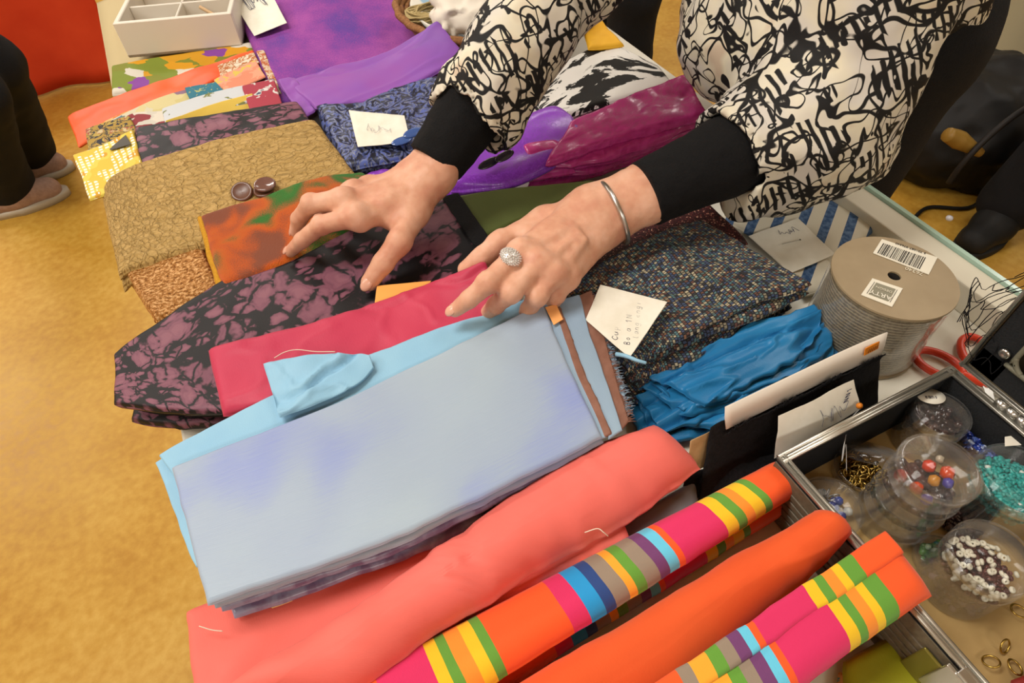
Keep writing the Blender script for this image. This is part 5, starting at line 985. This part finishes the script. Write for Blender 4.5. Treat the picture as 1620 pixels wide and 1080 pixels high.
# blouse: loose body and two wide sleeves, hollow at the cuffs
cA_, cB_ = V3(742, 200, 15.5), wrB+kB*.56
axA = cA_-elA; axA /= np.linalg.norm(axA); axB = cB_-elB; axB /= np.linalg.norm(axB)
def blouse_fn(p):
    wr_ = .006*fbm(p*np.array([1, 1, 1]), 15, 21, 2)+.0035*noise(p, 45, 23)
    foldn = .006*np.sin(p[..., 0]*55+p[..., 1]*38+3*noise(p, 9, 4))
    d = torso_d(p, .022)
    d = smin(d, cone(p, (.86, .66, .93), (.89, .66, .82), .13, .155)*1., .05)
    sA = smin(cone(p, cA_, elA, .052, .058), cone(p, elA, shA, .058, .066), .03); sA = np.maximum(sA, (p-cA_) @ axA)
    sA = np.maximum(sA, -np.maximum(cone(p, cA_+axA*.03, cA_-axA*.04, .045, .042), -1))
    sB = smin(cone(p, cB_, elB, .054, .075), cone(p, elB, shB, .075, .080), .04)
    sB = smin(sB, cone(p, cB_+np.array([.01, -.022, -.035]), elB+np.array([.05, -.01, -.05]), .026, .045), .03)
    sB = np.maximum(sB, (p-cB_) @ axB); sB = np.maximum(sB, -cone(p, cB_+axB*.03, cB_-axB*.04, .045, .042))
    d = smin(d, sA, .03); d = smin(d, sB, .05)
    d = smin(d, cone(p, shA, shB, .075, .075), .05); fc_ = P(1180, 40, 21); d = smin(d, ell(p, fc_, (.06, .07, .095)), .04); d = smin(d, cone(p, fc_, (.70, .66, 1.12), .06, .11), .05)
    d = d+wr_+foldn*np.clip((p[..., 0]-.5)*6, .3, 1)
    hem = (p[..., 2]-.868-.012*np.sin(p[..., 1]*30)-.25*np.clip(p[..., 0]-.86, 0, 1)); far_ = np.clip((p[..., 0]-.60)*40, 0, 1)
    hemcut = np.where((p[..., 0] > .62) & (p[..., 1] > .40), -hem, -1.)
    d = np.maximum(d, hemcut)
    return np.maximum(d, -cone(p, (.64, .65, 1.26), (.5, .65, 1.38), .058, .06))
v, f = nets(blouse_fn, (.17, .28, .78), (1.16, .98, 1.36), .0048); obj('blouse', v, f, GRAF, woman)
# trousers
def legs_fn(p, hip=(.92, .66, .88), kn=((.86, .545, .47), (.90, .77, .47)), an=((.92, .52, .06), (.92, .78, .06)), r=(.125, .095, .075, .075), s=1.):
    d = ell(p, hip, (.14, .19, .14))
    for k in (0, 1):
        t0 = np.array([hip[0], hip[1]+(-.09 if k == 0 else .09), hip[2]-.05]); d = smin(d, chain(p, [t0, np.array(kn[k]), np.array(an[k])], r[1:], .03), .04)
    return d+.004*fbm(p, 14, 8, 2)
v, f = nets(legs_fn, (.70, .28, .0), (1.12, .98, 1.06), .01); obj('trousers', v, f, DENIM, woman)
def shoe_fn(p, heel, toe, w_=.042, h_=.05):
    heel = np.asarray(heel, float); toe = np.asarray(toe, float); d_ = (toe-heel); L = np.linalg.norm(d_); d_ = d_/L
    d = smin(cone(p, heel+[0, 0, .05]+d_*.03, heel+d_*L*.45+[0, 0, .052], w_, w_*1.05), cone(p, heel+d_*L*.45+[0, 0, .05], toe-d_*w_+[0, 0, .036], w_*1.05, w_*.85), .03)
    return np.maximum(d, .012-p[..., 2])
def shoe(nm, heel, toe, m, par, sole=None, w_=.042):
    heel = np.asarray(heel, float); toe = np.asarray(toe, float); lo = np.minimum(heel, toe)-.07; hi = np.maximum(heel, toe)+.07; lo[2] = 0; hi[2] = .13
    v, f = nets(lambda p: shoe_fn(p, heel, toe, w_), lo-[0, 0, .01], hi, .005); o = obj(nm, v, f, m, par)
    d_ = toe-heel; L = np.linalg.norm(d_); d_ /= L; n_ = np.array([-d_[1], d_[0], 0]); t = np.linspace(0, 2*np.pi, 48, endpoint=False)
    ol = np.array([heel+d_*(L*.5+L*.53*math.cos(a))+n_*(w_*1.12*math.sin(a)*(1 if math.cos(a) > -.2 else .92)) for a in t]); zs = (.0, .016, .024)
    V = np.vstack([ol*[1, 1, 0]+[0, 0, z] for z in zs]+[[ol.mean(0)[0], ol.mean(0)[1], .024], [ol.mean(0)[0], ol.mean(0)[1], 0]]); i = np.arange(144).reshape(3, 48); i2 = np.roll(i, -1, 1)
    F_ = [list(x) for x in np.stack([i[:-1], i2[:-1], i2[1:], i[1:]], -1).reshape(-1, 4)]+[[i[2][k], i2[2][k], 144] for k in range(48)]+[[i2[0][k], i[0][k], 145] for k in range(48)]
    so = obj('sole', V, F_, sole or flat('20201e', .8), par); return o
BKS = flat('141414', .6)
for y in (.52, .78): shoe('shoe', (.99, y, 0), (.75, y, 0), BKS, woman)
# bangle and ring
def ringtube(c, ax_, r, rt, seg=48, sq=1., nr=None):
    ax_ = ax_/np.linalg.norm(ax_); a = nr-ax_*(nr @ ax_); a /= np.linalg.norm(a); b = np.cross(ax_, a); t = np.linspace(0, 2*np.pi, seg, endpoint=False)
    return tube(c+r*(sq*np.cos(t)[:, None]*a+np.sin(t)[:, None]*b), rt, 10, closed=True)
bc_ = V3(971, 337, 12.2); v, f, _ = ringtube(bc_, (elB-wrB)+np.array([0, -.02, .02]), .0335, .0026, sq=.86, nr=hB[2]); obj('bangle', v, f, mat('bangle_silver', color='bdbab6', rough=.3, metal=1.), woman, label='thin silver bangle')
rp = fB[0][0]*.62+fB[0][1]*.38; rd = fB[0][1]-fB[0][0]; rd /= np.linalg.norm(rd); ru = np.array([-.1, -.35, .93]); ru -= rd*(ru @ rd); ru /= np.linalg.norm(ru); rs_ = np.cross(rd, ru)
v, f, _ = ringtube(rp, rd, .0108, .0016, nr=ru); rg = obj('finger_ring', v, f, SILVER, woman, label='silver ring with a domed pave top')
v, f, _ = lathe([(0, .55), (.4, .5), (.75, .32), (.95, .1), (1, -.05), (.9, -.2), (0, -.25)], (0, 0, 0), 28); rc = rp+ru*.0105; v = v*np.array([.0105, .0088, .009]); obj('ring_dome', v[:, 0:1]*rs_+v[:, 1:2]*rd+v[:, 2:3]*ru+rc, f, mat('pave', color='c8c4be', rough=.35, metal=.6), rg)
ms = []
for k in range(90):
    z = 1-k/90*.95; ph = k*2.39996; rr = math.sqrt(max(0, 1-z*z)); p = np.array([rr*math.cos(ph), rr*math.sin(ph), z*.55])*np.array([.0105, .0088, .0095]); o = lathe([(.0001, .0008), (.0006, .0004), (.0009, 0), (.0001, -.0003)], p, 6); vv = o[0]; ms.append((vv[:, 0:1]*rs_+vv[:, 1:2]*rd+vv[:, 2:3]*ru+rc, o[1], None))
v, f, u = join(ms); obj('ring_stones', v, f, mat('stones', color='e8e4e0', rough=.08, spec=1., metal=.3), rg, smooth=False, kind='stuff')
# ------------------------------------------------------------------ people and things beyond the table
def figure(label, hip, kn, an, toes, top_c, heels=None, shoe_m=BKS, sole=None, fw=(1, 0), trouser=DENIM, shoe_w=.045):
    hip = np.array(hip); root = empty('person', (hip[0], hip[1], 0), label, 'person')
    pts = np.array([hip]+list(kn)+list(an)); sd = np.array([-fw[1], fw[0], 0])
    def lf(p):
        d = np.linalg.norm((p-hip)/np.array([1, 1, .8]), axis=-1)-.16
        for k, s_ in ((0, -1), (1, 1)): d = smin(d, chain(p, [hip+sd*s_*.085-[0, 0, .06], np.array(kn[k]), np.array(an[k])], (.095, .08, .085), .03), .04)
        return np.maximum(d+.006*fbm(p, 12, 4, 2), .035-p[..., 2])
    v, f = nets(lf, pts.min(0)-.2, pts.max(0)+.2, .012); obj('trousers', v, f, trouser, root)
    ft = np.array([fw[0], fw[1], 0.]); ch = hip+[0, 0, .42]
    def tf(p):
        d = ell(p, hip+[0, 0, .22], (.17, .17, .34)); 
        for s_ in (-1, 1): d = smin(d, chain(p, [ch+sd*s_*.17, hip+sd*s_*.25+[0, 0, .15]+ft*.02, hip+sd*s_*.2+[0, 0, -.05]+ft*.14], (.065, .05, .04), .03), .03)
        return d+.006*fbm(p, 12, 6, 2)
    v, f = nets(tf, hip-.38, hip+[.38, .38, .68], .014); obj('jumper', v, f, top_c, root)
    hc = hip+np.array([0, 0, .70])
    def hf(p):
        d = smin(ell(p, hc, (.085, .085, .115)), cone(p, hc-[0, 0, .2], hc-[0, 0, .08], .055, .05), .02); d = smin(d, cone(p, hc+ft*.08, hc+ft*.1-[0, 0, .025], .008, .012), .01)
        for s_ in (-1, 1): d = smin(d, np.linalg.norm(p-(hip+sd*s_*.2+[0, 0, -.07]+ft*.15), axis=-1)-.04, .01); d = smin(d, ell(p, hc+sd*s_*.085, (.012, .012, .03)), .006)
        return d
    v, f = nets(hf, hip-.33, hip+[.33, .33, .9], .012); obj('body', v, f, SKIN, root)
    v, f = nets(lambda p: np.maximum(ell(p, hc+[0, 0, .02]-ft*.015, (.1, .1, .12)), -ell(p, hc+ft*.09-[0, 0, .04], (.08, .08, .1))), hc-.16, hc+.16, .01); obj('hair', v, f, HAIR, root)
    for k in (0, 1): shoe('shoe', heels[k], toes[k], shoe_m, root, sole, w_=shoe_w)
    return root
SNK = mat('sneaker', f_fibre('94786a', 'a88a7c', 60), rough=.7); KNIT = mat('dark_jumper', f_fibre('1c1d22', '26272c', 60), rough=.9)
g = lambda px, py, z: np.array(P(px, py, (z-.75)*100))
t1 = g(104, 298, .02); t2 = g(112, 258, .02)
k1 = g(-45, 150, .46); k2 = g(-15, 105, .46)
figure('person in black trousers and pale pink trainers walking past at left', (k2[0]-.17, (k1[1]+k2[1])/2, .88), (tuple(k1), tuple(k2)), ((t1[0]-.15, t1[1], .10), (t2[0]-.10, t2[1]+.02, .10)), ((t1[0], t1[1], 0), (t2[0], t2[1], 0)), KNIT, heels=((t1[0]-.25, t1[1]-.02, 0), (t2[0]-.24, t2[1]-.01, 0)), shoe_m=SNK, sole=flat('b8b0a0', .7))
a_ = g(978, 205, 0)
figure('person in black trousers standing beyond the far side of the table', (a_[0]+.02, a_[1]+.11, .88), ((a_[0], a_[1], .47), (a_[0]+.03, a_[1]+.24, .47)), ((a_[0], a_[1], .08), (a_[0]+.03, a_[1]+.24, .08)), ((a_[0]-.17, a_[1], 0), (a_[0]-.14, a_[1]+.24, 0)), KNIT, heels=((a_[0]+.1, a_[1], 0), (a_[0]+.13, a_[1]+.24, 0)), fw=(-1, 0))
b_ = g(1535, 388, 0)
rp_ = figure('person in black trousers and dark boots behind the table at right', (b_[0]+.32, b_[1]+.10, .88), ((b_[0]+.24, b_[1]+.02, .47), (b_[0]+.30, b_[1]-.22, .47)), ((b_[0]+.12, b_[1]+.02, .10), (b_[0]+.26, b_[1]-.24, .10)), ((b_[0]-.08, b_[1]-.02, 0), (b_[0]+.06, b_[1]-.26, 0)), KNIT, heels=((b_[0]+.18, b_[1]+.02, 0), (b_[0]+.32, b_[1]-.24, 0)), fw=(-1, 0), shoe_w=.05)
v, f, _ = lathe([(.001, -.009), (.008, -.005), (.01, 0), (.008, .005), (.001, .009)], g(1502, 345, .12), 14); obj('boot_stud', v, f, mat('pearl', color='c8ccd8', rough=.15, spec=.8), rp_)
# black bag on the floor
bgp = g(1500, 290, 0); bgc = np.array([bgp[0]+.1, bgp[1]+.12, .14])
bg = empty('shoulder_bag', (bgc[0], bgc[1], 0), 'slouching black bag on the floor behind the table at right', 'bag')
v, f = nets(lambda p: np.maximum(ell(p, bgc, (.30, .26, .20))+.02*fbm(p, 9, 3, 3), .004-p[..., 2]), bgc-[.4, .38, .16], bgc+[.4, .38, .3], .012); obj('bag_body', v, f, flat('0e0d0d', .55), bg)
a_ = np.linspace(0, np.pi, 14); v, f, _ = tube([bgc+np.array([-.22*math.cos(t)-.1, -.22, .02+.2*math.sin(t)-.02]) for t in a_], .009, 10); obj('strap', v, f, flat('171312', .5), bg)
q = g(1518, 222, .25); v, f, _ = tube([q+[-.04, .02, .02], q+[0, 0, .0], q+[.05, -.05, -.03]], [.02, .026, .012], 10); obj('zip_pull', v, f, flat('8a6a2c', .4), bg, label='brass clasp')
cb_ = g(1440, 352, 0); v, f, _ = tube([cb_+[0, 0, .008], cb_+[.1, .02, .008], cb_+[.22, -.04, .008], cb_+[.4, .02, .008]], .006, 8); obj('power_cable', v, f, flat('14120f', .6), label='black cable lying on the floor beside the bag', cat='cable')
# neighbouring table with pale cloth
def curtain(x0, y0, x1, y1, z0, z1, amp, n, m, nm, label, cat='tablecloth'):
    s = np.linspace(0, 1, 160); d = np.array([x1-x0, y1-y0]); L = np.hypot(*d); d = d/L; n_ = np.array([-d[1], d[0]]); zz = np.linspace(z0, z1, 14); rows = []
    for k, z in enumerate(zz):
        w_ = amp*(1-.75*(z-z0)/(z1-z0))*np.sin(s*n*6.283+.8*np.sin(s*9)); rows.append(np.stack([x0+d[0]*s*L+n_[0]*w_, y0+d[1]*s*L+n_[1]*w_, np.full(160, z)], -1))
    rows.append(np.stack([x0+d[0]*s*L+n_[0]*.02, y0+d[1]*s*L+n_[1]*.02, np.full(160, z1+.012)], -1)); rows.append(np.stack([x0+d[0]*s*L+n_[0]*.8, y0+d[1]*s*L+n_[1]*.8, np.full(160, z1+.012)], -1))
    gg = np.array(rows); i = np.arange(gg.shape[0]*160).reshape(gg.shape[0], 160); o = obj(nm, gg.reshape(-1, 3), np.stack([i[:-1, :-1], i[:-1, 1:], i[1:, 1:], i[1:, :-1]], -1).reshape(-1, 4), m, label=label, cat=cat); o.modifiers.new('thick', 'SOLIDIFY').thickness = .003; return o
curtain(2.75, 1.75, 2.75, .2, .01, .74, .02, 6, mat('pale_cloth', plain('a09a80', 'aaa48a'), rough=.85), 'pale_tablecloth', 'pale grey green tablecloth on the next stall at upper right')
rr_ = g(140, 60, .3)
curtain(-2.2, 3.1, -.30, 3.0, .01, .74, .018, 7, mat('red_cloth', lambda nt, uv, ob: {'color': ramp(nt, nz(nt, ob, 6, 4), [(.35, 'cc3c1a'), (.65, 'd84822')])}, rough=.8), 'red_tablecloth', 'red cloth hanging from the neighbouring stall at upper left')
for nm, (x, y), lab in (('stall_table', (-1.25, 3.47), 'stall table standing under the red cloth'), ('stall_table', (3.2, 1.0), 'stall table standing under the pale cloth')):
    t = empty(nm, (x, y, 0), lab, 'table'); wx, wy = (.9, .30) if x < 0 else (.26, .68)
    obj('table_top', *box((x-wx, y-wy, .70), (x+wx, y+wy, .735))[:2], WHITE, t, smooth=False)
    for sx in (-1, 1):
        for sy in (-1, 1): obj('leg', *tube([(x+sx*(wx-.06), y+sy*(wy-.06), 0), (x+sx*(wx-.06), y+sy*(wy-.06), .72)], .016, 10)[:2], flat('8c8c8a', .35, metal=.8), t)
